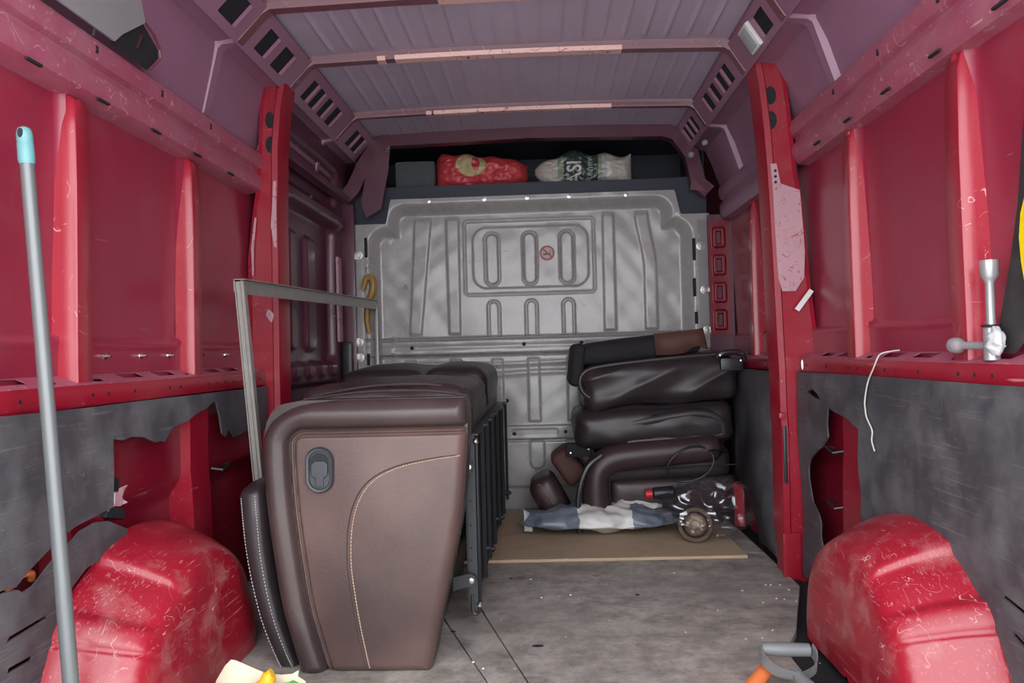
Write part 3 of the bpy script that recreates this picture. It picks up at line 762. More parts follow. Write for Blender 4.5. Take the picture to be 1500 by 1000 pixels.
# ---- wheel arches
def wheel_arch(s, xw, xi, yc, R, label):
    prof = [(0, 1.0), (.2, .975), (.45, .93), (.65, .885), (.80, .845), (.88, .815), (.935, .78), (.97, .735), (.99, .68), (1.0, .60), (1.0, .45), (1.0, .25), (1.0, .02)]
    # resample the profile smoothly
    P = spline([(a, b, 0) for a, b in prof], 5)
    na = 200; rings = []
    for q in P:
        w, k = q.x, q.y
        ring = []
        for i in range(na+1):
            th = math.pi*i/na
            c, sn = math.cos(th), math.sin(th)
            # squarer shoulder at the front (c > 0), rounder at the back
            ex = .86 if c > 0 else .96
            yy_ = math.copysign(abs(c)**ex, c); zz_ = abs(sn)**(.86 if c > 0 else .97)
            rr = R
            deg = math.degrees(th)
            step = .010 - .017*(1/(1+math.exp(-(deg-112)/.7))) + .016*(1/(1+math.exp(-(deg-133)/.7))) - .008*math.exp(-((deg-143)/1.3)**2) - .008*(1/(1+math.exp(-(deg-145)/.8)))
            edge = min(1, max(0, (1-w)/.10)) if w < 1 else 0
            face = 1 if k > .55 else max(0, (k-.3)/.25)
            rr += step*face*(.35+.65*min(1, (1.02-w)/.12) if w > .9 else 1)
            kk = k*(1 if sn < .98 else 1)
            # the inner face leans: bottom of the arch stays full depth
            base = max(0, 1-zz_*2.2)
            kf = k + (max(k, .93)-k)*base if w > .6 else k
            ring.append((s*(xw+(xi-xw)*w), yc+yy_*rr*k, max(0, zz_*rr*k)-.0))
        rings.append(ring)
    b = MB(); n = len(rings[0])
    vs_ = [p for r in rings for p in r]; fs = []
    for i in range(len(rings)-1):
        for j in range(n-1): fs.append((i*n+j, (i+1)*n+j, (i+1)*n+j+1, i*n+j+1))
    vs_ = [(x + s*.004*noise.noise(Vector((x*9, y*9, z*9))), y + .004*noise.noise(Vector((y*8, x*8, z*8+3))), max(0.0, z + (.004*noise.noise(Vector((z*8, y*8, x*8+5))) if z > .02 else 0))) for x, y, z in vs_]
    b.add(vs_, fs)
    o = b.build('wheel_arch', 'red_arch', None, smooth=60)
    tag(o, label, 'wheel arch', 'wheel arches')
    return o
wheel_arch(1, .935, .745, 1.80, .372, 'scratched red wheel arch on the right, beside the grey D-grip handle')
wheel_arch(-1, .962, .775, 1.755, .392, 'scratched red wheel arch on the left, behind the grey pole')

# ================================================================== THINGS
# ---- plywood sheet on the floor in front of the bulkhead
ply = MB().loft([[(-1.0, 2.79, z), (.795, 2.826, z), (.79, 3.70, z), (-1.0, 3.70, z)] for z in (.0005, .013)]).build('plywood_sheet', 'plywood', None, smooth=0, bevel=.002, seg=1)
tag(ply, 'thin brown plywood sheet lying on the floor before the grey bulkhead', 'board')

# ---- overhead shelf above the bulkhead
sh = empty('overhead_shelf', (-.01, 3.76, 1.585))
tag(sh, 'dark navy overhead shelf above the grey bulkhead holding bags', 'shelf')
lip = [(-.90, 1.455), (-.74, 1.455), (-.725, 1.48), (-.722, 1.575), (-.70, 1.580), (.71, 1.580), (.735, 1.575), (.742, 1.48), (.755, 1.455), (.885, 1.445), (.885, 1.66), (.62, 1.655), (.0, 1.660), (-.62, 1.655), (-.90, 1.66)]
polyplate('shelf_lip', lip, [], lambda u, v: (u, 3.755, v), 'navy', sh, .012, cut=.3)
MB().box(-.90, .885, 3.761, 4.36, 1.640, 1.654).build('shelf_floor', 'navy', sh, smooth=0)
MB().box(-.90, .885, 4.35, 4.36, 1.655, 1.93).build('shelf_back', 'navy', sh, smooth=0)
for x in (-.90, .875): MB().box(x, x+.01, 3.78, 4.35, 1.655, 1.93).build('shelf_end', 'navy', sh, smooth=0)
MB().box(-.90, .885, 3.78, 4.36, 1.93, 1.94).build('shelf_roof', 'navy', sh, smooth=0)

bx = cushion('foam_block', (-.60, 3.90, 1.732), (.105, .07, .078), .012, 'speckle', None, n=6, wr=.003, wf=20)
tag(bx, 'dark speckled grey block at the left end of the overhead shelf', 'block')

def bag_sheet(name, x0, x1, ztop, zbot, depth, yc, mat, seed, wr, parent=None, nx=90, nz=44):
    """a lying bag: front and back sheets meeting at the edge, ridged folds"""
    def front(u, v):
        x = x0+(x1-x0)*u
        zt, zb = ztop(u), zbot(u)
        z = zb+(zt-zb)*v
        k = max(0, (1-abs(2*u-1)**3.2))*max(0, 1-abs(2*v-1)**2.4)
        f = 1-abs(noise.noise(Vector((x*11+seed, z*9, seed*1.7))))*2
        f2 = 1-abs(noise.noise(Vector((x*26-seed, z*24+z*20, 3+seed))))*2
        return x, yc-depth*math.sqrt(k)-wr*(f+.45*f2)*min(1, k*2.5), z
    b = MB()
    for sg in (1, -1):
        P = np.array([[front(i/nx, j/nz) for j in range(nz+1)] for i in range(nx+1)])
        yv = P[..., 1] if sg > 0 else 2*yc-P[..., 1]
        b.grid(P[..., 0], yv, P[..., 2])
    return b.build(name, mat, parent, smooth=60), front

def zt_red(u): return 1.838+.014*math.sin(u*5+1) - .055*max(0, u-.78)/.22 - .03*max(0, .06-u)/.06 + .006*math.sin(u*23)
def zb_red(u): return 1.655+.010*abs(math.sin(u*9)) + .04*max(0, u-.9)/.1
rb, rfront = bag_sheet('red_bag', -.49, -.012, zt_red, zb_red, .07, 3.885, simple('red_bag_film', (.55, .055, .07), .38, var=.25, vscale=18), 2.3, .016)
tag(rb, 'crumpled red plastic bag with a yellow print on the overhead shelf', 'bag')
def print_patch(front, u0, u1, v0, v1, name, mat, parent, off=.0025, n=14, cut=None):
    b = MB(); P = np.zeros((n+1, n+1, 3))
    for i in range(n+1):
        for j in range(n+1):
            a, c = i/n*2-1, j/n*2-1
            # rounded patch
            rr = math.sqrt(max(0, 1-.5*c*c)), math.sqrt(max(0, 1-.5*a*a))
            u = (u0+u1)/2+(u1-u0)/2*a*rr[0]; v = (v0+v1)/2+(v1-v0)/2*c*rr[1]
            q = front(u, v); P[i, j] = (q[0], q[1]-off, q[2])
    b.grid(P[..., 0], P[..., 1], P[..., 2])
    return b.build(name, mat, parent, smooth=60, recalc=False)
print_patch(rfront, .23, .56, .30, .98, 'yellow_print', simple('pale_yellow_print', (.50, .42, .22), .45, var=.5, vscale=40), rb)
print_patch(rfront, .40, .49, .45, .9, 'red_print', simple('red_print', (.50, .05, .06), .4), rb, .004)
q = [rfront(u, .02) for u in np.linspace(.08, .62, 26)]
MB().tube([(x, y-.008, 1.668+.018*math.sin(i*.42)) for i, (x, y, z) in enumerate(q)], .004, 6).build('bag_hem', simple('pale_hem', (.25, .25, .28), .4), rb)

def zt_w(u): return 1.755+.065*min(1, u/.30) + .02*math.sin(u*4.4) - .02*max(0, .82-u)*0 + .012*math.sin(u*19) + .02*max(0, u-.8)/.2
def zb_w(u): return 1.655+.07*max(0, .09-u)/.09 + .006*abs(math.sin(u*14))
GW, GD, GL = (.52, .49, .44), (.035, .060, .055), (.23, .30, .20)
white_bag_mat = band_material('white_and_green_bag_print', 'X', [(.02, GW), (.145, GL), (.175, GD), (.355, GL), (.372, (.36, .35, .33)), (.40, GW), (.54, GW)], .35, .004, 20, .2)
wb, wfront = bag_sheet('white_bag', .028, .532, zt_w, zb_w, .055, 3.885, white_bag_mat, 5.1, .012)
tag(wb, 'crumpled white plastic bag with green bands and upright lettering on overhead shelf', 'bag')
def lettering(text, size, u0, zbase, front, x0, x1, zb, zt, mat, parent, name, sx=1.0):
    """printed letters reading upwards, laid on the bag's front"""
    cu = bpy.data.curves.new('lettering', 'FONT'); cu.body = text; cu.size = size; cu.resolution_u = 3; cu.offset = size*.018
    tmp = bpy.data.objects.new('lettering', cu); col.objects.link(tmp)
    dg = bpy.context.evaluated_depsgraph_get(); me = bpy.data.meshes.new_from_object(tmp.evaluated_get(dg))
    bpy.data.objects.remove(tmp)
    bm = bmesh.new(); bm.from_mesh(me)
    bmesh.ops.triangulate(bm, faces=bm.faces)
    bmesh.ops.subdivide_edges(bm, edges=[e_ for e_ in bm.edges if e_.calc_length() > size*.18], cuts=2)
    for v in bm.verts:
        x = u0 - v.co.y*sx; z = zbase + v.co.x
        u = (x-x0)/(x1-x0); vv = (z-zb(u))/(zt(u)-zb(u))
        q = front(min(1, max(0, u)), min(.985, max(.015, vv)))
        v.co = (x, q[1]-.003, z)
    bm.to_mesh(me); bm.free()
    return link(name, me, mat, parent, 0)
lettering('ASI', .084, .266, 1.664, wfront, .028, .532, zb_w, zt_w, 'letter', wb, 'lettering', 1.25)
lettering('Renew', .052, .325, 1.664, wfront, .028, .532, zb_w, zt_w, 'letter_dim', wb, 'lettering')

# ---- recliner sofa section standing on its side
sf = empty('recliner_sofa', (-.42, 1.9, 0))
tag(sf, 'brown leather recliner sofa section standing with its stitched arm panel facing the rear', 'sofa')
zk = [0, .1, .2, .4, .55, .62, .655, .677, .688]
xl = [-.596, -.625, -.648, -.674, -.683, -.678, -.664, -.640, -.585]
xr = [-.258, -.238, -.214, -.172, -.157, -.153, -.153, -.155, -.160]
sl_ = spline([(x, 0, q) for x, q in zip(xl, zk)], 12); sr_ = spline([(x, 0, q) for x, q in zip(xr, zk)], 12)
zl_, xl_ = [p.z for p in sl_], [p.x for p in sl_]; zr_, xr_ = [p.z for p in sr_], [p.x for p in sr_]
XL = lambda z: np.interp(z, zl_, xl_); XR = lambda z: np.interp(z, zr_, xr_)
def sofa_face(x, z):
    dl, dt_, drr, db = x-XL(z), .688-z, XR(z)-x, z+.0
    R = .11
    cd = R-np.hypot(np.maximum(R-dl, 0), np.maximum(R-dt_, 0))
    e_ = np.minimum(np.minimum(dl, dt_), cd)
    dd = np.minimum(np.minimum(e_, drr), db*1.4+.004)
    rr = .032
    y = 1.862 + rr*(1-np.sqrt(np.clip(1-np.clip(1-dd/rr, 0, 1)**2, 0, 1)))
    y = y + .016*np.exp(-((e_-.073)/.006)**2) + .009*np.exp(-((e_-.088)/.004)**2) - .016*np.sin(np.clip(e_/.073, 0, 1)*math.pi)
    y = y - .012*np.exp(-(((x+.38)/.18)**2+((z-.33)/.3)**2)) + .003*wob(x, z, 41, 14)
    return y, e_
u = np.linspace(0, 1, 300)[:, None]*np.ones((1, 300)); z = .002+.686*np.ones((300, 1))*np.linspace(0, 1, 300)[None, :]
xg = XL(z)+(XR(z)-XL(z))*u
yg, eg = sofa_face(xg, z)
SEAM = .0745
def seam_mesh(inside):
    """the part of the arm face on one side of the seam; vertices across it are pulled onto the seam"""
    b = MB(); idx = {}; nu, nv = xg.shape
    m = (eg > SEAM) if inside else (eg < SEAM)
    def vert(a, k):
        if (a, k) not in idx:
            x, q = float(xg[a, k]), float(z[a, k])
            if not m[a, k]:
                for _ in range(4):
                    e0 = float(sofa_face(np.array(x), np.array(q))[1])
                    ex_ = (float(sofa_face(np.array(x+1e-3), np.array(q))[1])-e0)*1e3; ez_ = (float(sofa_face(np.array(x), np.array(q+1e-3))[1])-e0)*1e3
                    gg = ex_*ex_+ez_*ez_ or 1
                    x -= (e0-SEAM)*ex_/gg; q -= (e0-SEAM)*ez_/gg
                q = max(.002, q)
            y = float(sofa_face(np.array(x), np.array(q))[0]) if not m[a, k] else float(yg[a, k])
            idx[(a, k)] = len(b.v); b.v.append((x, y, q))
        return idx[(a, k)]
    for i in range(nu-1):
        for j in range(nv-1):
            if m[i, j] or m[i+1, j] or m[i+1, j+1] or m[i, j+1]:
                b.f.append((vert(i, j), vert(i+1, j), vert(i+1, j+1), vert(i, j+1)))
    return b
seam_mesh(True).build('arm_panel', 'leather', sf, smooth=70, recalc=False)
seam_mesh(False).build('border_roll', 'leather_edge', sf, smooth=70, recalc=False)
# arm body behind the panel
zz_ = list(np.linspace(.003, .688, 26))
outl = [(XL(q), q) for q in zz_]+[(XR(q), q) for q in reversed(zz_)]
cx_, cz_ = -.41, .34
rings = []
for y, k in ((1.888, 1.0), (1.95, 1.0), (2.02, .99), (2.04, .965)):
    rings.append([(cx_+(x-cx_)*k, y, max(.002, cz_+(q-cz_)*k)) for x, q in outl])
MB().loft(rings).build('arm_body', 'leather_edge', sf, smooth=50)
rings = []
for y, k in ((2.03, .93), (2.6, .93), (3.40, .93)):
    rings.append([(cx_+(x-cx_)*k, y, max(.016, cz_+(q-cz_)*k)) for x, q in outl])
MB().loft(rings).build('body', 'leather_dark', sf, smooth=50)
MB().loft([[(XR(q)+dx, y, q) for q in np.linspace(.01, .64, 12)]+[(XR(q)+dx-.05, y, q) for q in np.linspace(.64, .01, 12)] for y, dx in ((1.905, -.004), (2.3, -.020), (3.38, -.03))]).build('dust_cover', 'black_fabric', sf, smooth=50)
# cushions on the upper side
rz = Matrix.Identity(3).to_quaternion()
cushion('cushion', (-.405, 2.40, .655), (.235, .36, .058), .045, 'leather_plum', sf, n=16, puff=(0, 0, .016), wr=.006, wf=9, seed=1)
cushion('cushion', (-.565, 3.10, .690), (.165, .34, .052), .045, 'leather_dark', sf, n=14, puff=(0, 0, .022), wr=.006, wf=7, seed=2)
cushion('cushion', (-.285, 3.08, .660), (.118, .36, .088), .05, 'leather_dark', sf, n=14, puff=(0, 0, .020), wr=.006, wf=7, seed=3)
def seam_tube(pts, r, name, mat, parent): return MB().tube(spline(pts, 6), r, 6).build(name, mat, parent)
seam_tube([(-.60, 2.035, .690), (-.45, 2.05, .713), (-.30, 2.06, .716), (-.19, 2.09, .700), (-.17, 2.2, .69)], .0035, 'piping', 'leather_edge', sf)
seam_tube([(-.61, 1.99, .684), (-.45, 2.0, .700), (-.28, 2.0, .700), (-.165, 2.0, .685)], .004, 'piping', 'leather_edge', sf)
# decorative stitching on the panel
def face_pt(x, zz): 
    y, _ = sofa_face(np.array([[x]]), np.array([[zz]])); return Vector((x, float(y[0, 0]), zz))
curve = spline([(-.172, 0, .542), (-.24, 0, .534), (-.32, 0, .518), (-.385, 0, .488), (-.425, 0, .44), (-.447, 0, .37), (-.452, 0, .28), (-.444, 0, .20), (-.433, 0, .12), (-.420, 0, .05), (-.412, 0, .012)], 30)
b = MB(); acc = 0; last = None; on = True; start = None
pts = resample(curve, .0032)
for off, keep in ((0, True),):
    i = 0
    while i < len(pts)-3:
        a = face_pt(pts[i].x, pts[i].z); c = face_pt(pts[i+2].x, pts[i+2].z)
        b.tube([a+Vector((0, -.001, 0)), (a+c)/2+Vector((0, -.0028, 0)), c+Vector((0, -.001, 0))], .0017, 5); i += 3
b.build('stitching', 'stitch', sf)['kind'] = 'stuff'
gv = [face_pt(p.x-.010, p.z+.002) for p in pts[::3]]
MB().tube([p+Vector((0, .001, 0)) for p in gv], .0022, 6).build('seam', 'leather_edge', sf)
# recliner release: recessed cup and pull
cc = Vector((-.527, 0, .514))
def capsule(hx, hz, n=10):
    o_ = []
    for k in range(2*n):
        a = math.pi*2*k/(2*n)+math.pi/(2*n)
        o_.append((hx*math.cos(a), (hz-hx)*(1 if math.sin(a) > 0 else -1)+hx*math.sin(a)))
    return o_
yf = float(face_pt(cc.x, cc.z).y)-.004
rings = []
for (hx, hz, dy) in ((.036, .058, .02), (.036, .058, -.006), (.033, .055, -.010), (.027, .049, -.009), (.025, .047, -.004)):
    rings.append([(cc.x+a, yf+dy, cc.z+c) for a, c in capsule(hx, hz)])
cup = MB().loft(rings).build('release_cup', 'cup', sf, smooth=40)
MB().loft([[(cc.x+a, yf+dy, cc.z+.010+c) for a, c in capsule(.0235, .034)] for dy in (-.006, -.0045)]).build('cup_hollow', 'void', cup, smooth=0)
lev = [(-.021, .016), (-.021, -.012), (-.010, -.018), (-.010, -.040), (.010, -.040), (.010, -.018), (.021, -.012), (.021, .016), (.012, .024), (-.012, .024)]
MB().loft([[(cc.x+a, yf+dy, cc.z-.002+c) for a, c in lev] for dy in (-.004, -.0085)]).build('pull_lever', 'dark_metal', cup, smooth=0, bevel=.0015)
# loose padded wing beside the arm
wing_l = [(-0.768, 0.44), (-0.764, 0.38), (-0.755, 0.3), (-0.738, 0.21), (-0.715, 0.12), (-0.684, 0.04), (-0.668, 0.006)]
wing_r = [(-0.686, 0.452), (-0.681, 0.38), (-0.676, 0.3), (-0.664, 0.21), (-0.644, 0.12), (-0.616, 0.04), (-0.6, 0.006)]
rings = []
for (a, c), (d, f) in zip(wing_l, wing_r):
    ring = []
    for y, k in ((1.93, .82), (1.905, .97), (1.90, 1.0)): pass
    xm, h = (a+d)/2, (d-a)/2
    zc = (c+f)/2
    for k in range(24):
        an = 2*math.pi*k/24
        px = math.copysign(abs(math.cos(an))**.55, math.cos(an))*h; py = math.copysign(abs(math.sin(an))**.45, math.sin(an))*.20
        ring.append((xm+px, 2.09+py, zc+(f-c)/2*px/h))
    rings.append(ring)
r0 = rings[0]; c0 = Vector((sum(p[0] for p in r0)/24, sum(p[1] for p in r0)/24, sum(p[2] for p in r0)/24))
cap = []
for k, dz in ((.35, .028), (.75, .022), (.93, .012)): cap.append([tuple(c0+(Vector(p)-c0)*k+Vector((0, 0, dz))) for p in r0])
wing = MB().loft(cap+rings).build('wing_pad', 'leather_dark', sf, smooth=60)
for t in (.26, .70):
    line = spline([(a+(d-a)*t, 1.891, c+(f-c)*t-.004) for (a, c), (d, f) in zip(wing_l, wing_r)], 40)
    line = resample(line, .0035); b = MB(); i = 0
    while i < len(line)-3:
        b.tube([line[i]+Vector((0, -.0005, 0)), (line[i]+line[i+2])/2+Vector((0, -.0026, 0)), line[i+2]+Vector((0, -.0005, 0))], .0013, 5); i += 4
    o_ = b.build('stitching', 'stitch_pale', wing); o_['kind'] = 'stuff'
# steel recliner frame on the sofa's underside
fr = MB()
post = MB().box(-.192, -.160, 2.145, 2.149, .075, .560).box(-.190, -.186, 2.145, 2.175, .075, .560).build('frame_post', 'dark_metal', sf, bevel=.0012, seg=1)
for zq in (.10, .13, .20, .235, .30, .37, .44, .47, .52): MB().lathe((-.178, 2.1447, zq), (0, -1, 0), [(0, .0032), (.0006, .0032), (.0008, .001)], 8).build('post_hole', 'void', post)
MB().box(-.160, -.152, 2.140, 2.170, .060, .555).build('front_channel', 'black_metal', sf, bevel=.002)
MB().add([(-.192, 2.14, .560), (-.150, 2.14, .560), (-.135, 3.50, .560), (-.180, 3.50, .560), (-.192, 2.14, .566), (-.150, 2.14, .566), (-.135, 3.50, .566), (-.180, 3.50, .566)],
         [(0,3,2,1),(4,5,6,7),(0,1,5,4),(1,2,6,5),(2,3,7,6),(3,0,4,7)]).build('top_rail', 'dark_metal', sf, smooth=0)
MB().add([(-.170, 2.17, .085), (-.165, 2.17, .085), (-.15, 3.48, .085), (-.155, 3.48, .085), (-.170, 2.17, .56), (-.165, 2.17, .56), (-.15, 3.48, .56), (-.155, 3.48, .56)],
         [(0,3,2,1),(4,5,6,7),(0,1,5,4),(1,2,6,5),(2,3,7,6),(3,0,4,7)]).build('backing_panel', 'black_fabric', sf, smooth=0)
for k, y in enumerate((2.30, 2.48, 2.70, 2.95, 3.20, 3.46)):
    x = -.160+.015*(y-2.14)/1.35
    MB().box(x, x+.012, y, y+.025, .10+.01*(k % 2), .559).build('frame_slat', 'black_fabric', sf, bevel=.002)
    for zq in (.572, .14 if k % 2 else .19):
        MB().lathe((x+.012, y+.012, zq), (1, 0, 0), [(0, .010), (.008, .010), (.009, .006), (.013, .005)], 10).build('frame_bolt', 'black_metal', sf)
for zq in (.545, .075): MB().lathe((-.156, 2.135, zq), (0, -1, 0), [(0, .008), (.004, .008), (.008, .004)], 10).build('frame_bolt', 'steel', sf)
for zq, dz in ((.47, .035), (.145, -.03)):
    MB().loft([[(-.232+x, y, zq+c) for x, c in ((0, .012), (.05, .022), (.066, .014), (.070, 0), (.060, -.016), (.03, -.020), (0, -.03))] for y in (2.125, 2.131)]).build('link_plate', 'dark_metal', sf, bevel=.001, seg=1)
    MB().lathe((-.178, 2.124, zq+.002), (0, -1, 0), [(0, .009), (.004, .008), (.005, .002)], 12).build('link_rivet', 'steel', sf)
for k, (z0, z1) in enumerate(((.40, .54), (.30, .22), (.20, .28), (.35, .40))):
    MB().tube([(-.24, 2.30, z0), (-.19, 2.24, z1)], .006, 8).build('link_rod', 'dark_metal', sf)
MB().tube(spline([(-.178, 2.147, .10), (-.178, 2.143, .055), (-.170, 2.143, .045), (-.160, 2.143, .052), (-.158, 2.143, .075)], 5), .005, 8).build('hook', 'dark_metal', sf)

# ---- aluminium door track frame leaning beside the sofa
al = empty('aluminium_frame', (-.80, 2.15, 0)); tag(al, 'thin dull aluminium frame standing between the sofa and the left wall', 'frame')
A, Bp = Vector((-.842, 2.15, 1.014)), Vector((-.779, 3.66, 1.052))
d_ = (Bp-A).normalized(); sd = d_.cross(Vector((0, 0, 1))).normalized()
c_ = (A+Bp)/2; hl = (Bp-A)/2
tr_ = MB().obox(c_, hl, sd*.0015, (0, 0, .022)).obox(c_+Vector((0, 0, .0215)), hl, sd*.013, (0, 0, .0015)).obox(c_+sd*-.022+Vector((0, 0, .004)), hl, sd*.0015, (0, 0, .018)).obox(c_+sd*-.0115+Vector((0, 0, .0215)), hl, sd*.012, (0, 0, .0012)).build('top_track', 'aluminium', al, smooth=0)
foot = Vector((-.775, 2.17, .001)); top = A+Vector((-.002, -.002, .015))
ld = (top-foot).normalized(); lx = Vector((1, 0, 0)); lx = (lx-ld*lx.dot(ld)).normalized(); ly = ld.cross(lx)
lc = (top+foot)/2; hh = (top-foot)/2
MB().obox(lc, hh, lx*.0135, ly*.0015).obox(lc+lx*.0125, hh, lx*.0014, ly*.011).obox(lc-lx*.0125, hh, lx*.0014, ly*.011).obox(lc-ly*.004, hh, lx*.002, ly*.004).build('upright', 'aluminium', al, smooth=0)
MB().box(-.790, -.774, 3.655, 3.675, .014, 1.05).build('upright', 'aluminium', al, bevel=.002)

# ---- yellow handle hanging at the bulkhead corner
hk = spline([(-.845, 3.655, 1.13), (-.825, 3.65, 1.185), (-.795, 3.65, 1.18), (-.795, 3.65, 1.12), (-.820, 3.655, 1.06), (-.828, 3.655, .98), (-.818, 3.655, .915)], 8)
h_ = MB().tube(hk, [.012+.006*math.sin(i/len(hk)*3.1) for i in range(len(hk))], 10).build('tool_handle', 'wood_yellow', None)
tag(h_, 'yellow-brown curved tool handle behind the aluminium frame at bulkhead corner', 'handle')

# ---- grey telescopic pole in the foreground, left
po = empty('mop_pole', (-.845, 1.33, 0)); tag(po, 'grey metal pole with pale teal hanging cap leaning on the left ledge', 'pole')
P0, P1 = Vector((-.832, 1.345, .0)), Vector((-.899, 1.318, 1.238))
pt = lambda t: P0+(P1-P0)*t
MB().tube([pt(0), pt(.30), pt(.34), pt(.95)], [.0138, .0138, .0132, .0120], 20).build('tube', 'pole', po, smooth=60)
capb = MB().tube([pt(.944), pt(.950), pt(.974), pt(.975), pt(.977), pt(.978), pt(.990), pt(.997), pt(1.0)], [.0125, .0142, .0138, .0130, .0130, .0138, .0132, .0105, .003], 20).build('cap', 'teal', po, smooth=50)
q = pt(.988)
MB().loft([[(q.x+.0045*math.cos(a*.5236)+.001, q.y-.0140+dy, q.z+.009*math.sin(a*.5236)) for a in range(12)] for dy in (0, .004)]).build('hang_hole', 'dark_metal', capb, smooth=0)

# ---- stacked recliner pieces on the right
from mathutils import Euler
grp = 'recliner pieces stacked by the bulkhead'
tilt = Euler((0, rad(-4.2), 0)).to_quaternion()
def wrinkle(amp, f, sl):
    def fold(P, dn):
        w = noise.noise(Vector(((P.x*sl+P.z)*f, P.y*2, P.x*1.5)))
        return P + dn*amp*(1-2*abs(w))*(1 if P.y < .1 else .3)
    return fold
# bottom seat
s1 = empty('sofa_section', (.57, 3.45, .014)); tag(s1, 'plum brown recliner seat at the bottom of the stack, under a black cable loop', 'sofa section', grp)
cushion('seat_base', (.595, 3.47, .150), (.275, .21, .085), .04, 'leather_plum', s1, n=14, wr=.004, wf=8, seed=5, rot=Euler((0, rad(-1.5), 0)).to_quaternion())
rl = spline([(.262, 3.245, .10), (.258, 3.245, .20), (.272, 3.245, .272), (.325, 3.245, .318), (.42, 3.245, .336), (.60, 3.245, .350), (.80, 3.245, .366)], 8)
MB().tube(rl, [.035]+[.062]*(len(rl)-3)+[.058, .035], 16).build('arm_roll', 'leather_plum', s1, smooth=60)
cushion('seat_core', (.555, 3.47, .288), (.30, .215, .072), .05, 'leather_dark', s1, n=12, wr=.004, seed=8, rot=Euler((0, rad(-2), 0)).to_quaternion())
seam_tube([(.325, 3.232, .10), (.318, 3.225, .22), (.345, 3.228, .262), (.45, 3.235, .272), (.87, 3.25, .288)], .004, 'piping', 'leather_dark', s1)
# middle
s2 = empty('sofa_section', (.52, 3.46, .37)); tag(s2, 'dark padded recliner backrest second from the top of the stack', 'sofa section', grp)
cushion('pad', (.520, 3.46, .462), (.345, .23, .092), .060, 'leather_dark', s2, n=28, puff=(0, .02, .008), wr=.012, wf=6, seed=11, rot=Euler((0, rad(-2.5), 0)).to_quaternion())
ml = spline([(.23, 3.225, .455), (.42, 3.215, .475), (.62, 3.215, .505), (.72, 3.215, .512), (.79, 3.215, .49), (.815, 3.22, .44), (.79, 3.225, .42), (.60, 3.225, .405), (.40, 3.23, .395)], 8)
MB().tube([p+Vector((0, .022, 0)) for p in ml], .026, 12).build('welt_roll', 'leather_dark', s2, smooth=60)
# top leather pad
s3 = empty('sofa_section', (.53, 3.46, .57)); tag(s3, 'wrinkled black leather backrest directly beneath the top piece of the stack', 'sofa section', grp)
cushion('pad', (.548, 3.45, .655), (.330, .235, .090), .052, 'leather_dark', s3, n=52, puff=(0, .012, .004), wr=.004, wf=6, seed=15, fold=wrinkle(.020, 10, -.28), rot=tilt)
tl = spline([(.86, 3.225, .770), (.60, 3.215, .755), (.30, 3.215, .727), (.215, 3.215, .695), (.205, 3.215, .635), (.25, 3.215, .590), (.36, 3.215, .578), (.60, 3.22, .598), (.86, 3.23, .620)], 8)
MB().tube([p+Vector((0, .012, 0)) for p in tl], .011, 10).build('welt_roll', 'leather_dark', s3, smooth=60)
# uppermost piece, underside showing
s4 = empty('sofa_section', (.47, 3.46, .75)); tag(s4, 'black fabric piece with a brown flap on top of the stack', 'sofa section', grp)
cushion('pad', (.470, 3.46, .800), (.272, .225, .046), .040, 'black_fabric', s4, n=14, puff=(0, 0, .01), wr=.005, wf=5, seed=19, rot=Euler((0, rad(-5.5), 0)).to_quaternion())
cushion('end_roll', (.194, 3.44, .735), (.028, .22, .095), .026, 'black_fabric', s4, n=10, wr=.005, wf=6, seed=21, rot=Euler((0, rad(8), 0)).to_quaternion())
fl_ = [(.535, .770), (.53, .80), (.525, .862), (.60, .868), (.69, .875), (.735, .882), (.745, .83), (.752, .790), (.735, .795), (.71, .805), (.68, .795), (.655, .775), (.60, .768)]
polyplate('brown_flap', fl_, [], lambda u, v: (u, 3.222-.012*math.sin((u-.53)*9)+.03*max(0, v-.84), v), 'brown_patch', s4, .005, cut=.02, smooth=60)
# black bracket with bright pins
s5 = empty('pivot_bracket', (.83, 3.2, .72)); tag(s5, 'black metal pivot bracket with shiny pins on the stack end near right pillar', 'bracket')
MB().tube(spline([(.785, 3.19, .748), (.80, 3.18, .768), (.86, 3.18, .775), (.893, 3.18, .760), (.897, 3.19, .735)], 6), .012, 10).build('bracket_bar', 'black_plastic', s5)
MB().box(.80, .895, 3.185, 3.24, .695, .75).build('bracket_plate', 'black_plastic', s5, bevel=.008)
for x, zq in ((.797, .762), (.888, .767), (.883, .738)): MB().lathe((x, 3.176, zq), (0, -1, 0), [(0, .007), (.006, .006), (.008, .002)], 10).build('pin', 'steel', s5)
# loose arm pieces at the left of the stack
s6 = cushion('arm_pad', (.062, 3.44, .125), (.065, .13, .115), .05, 'leather_plum', None, n=14, wr=.004, seed=25, rot=Euler((0, rad(-28), 0)).to_quaternion())
tag(s6, 'small rounded plum leather arm pad leaning left of the stack', 'arm pad')
line = resample(spline([(-.005, 3.33, .20), (.02, 3.310, .20), (.05, 3.306, .16), (.085, 3.306, .10), (.11, 3.31, .05)], 20), .004); b = MB()
for i in range(0, len(line)-3, 4): b.tube([line[i], line[i+2]], .0016, 5)
st_ = b.build('stitching', 'stitch', s6); st_['kind'] = 'stuff'
s7 = cushion('arm_pad', (.150, 3.50, .265), (.055, .10, .085), .03, 'brown_patch', None, n=10, wr=.003, seed=27, rot=Euler((0, rad(-35), 0)).to_quaternion())
tag(s7, 'brown arm pad wedged between the bulkhead and the stack', 'arm pad')
s8 = MB().tube(spline([(.285, 3.20, .345), (.225, 3.185, .30), (.19, 3.18, .22), (.178, 3.18, .13), (.182, 3.18, .02)], 8), .012, 8).build('strap', 'black_plastic', None)
tag(s8, 'dark strap hanging down the left end of the stack', 'strap')
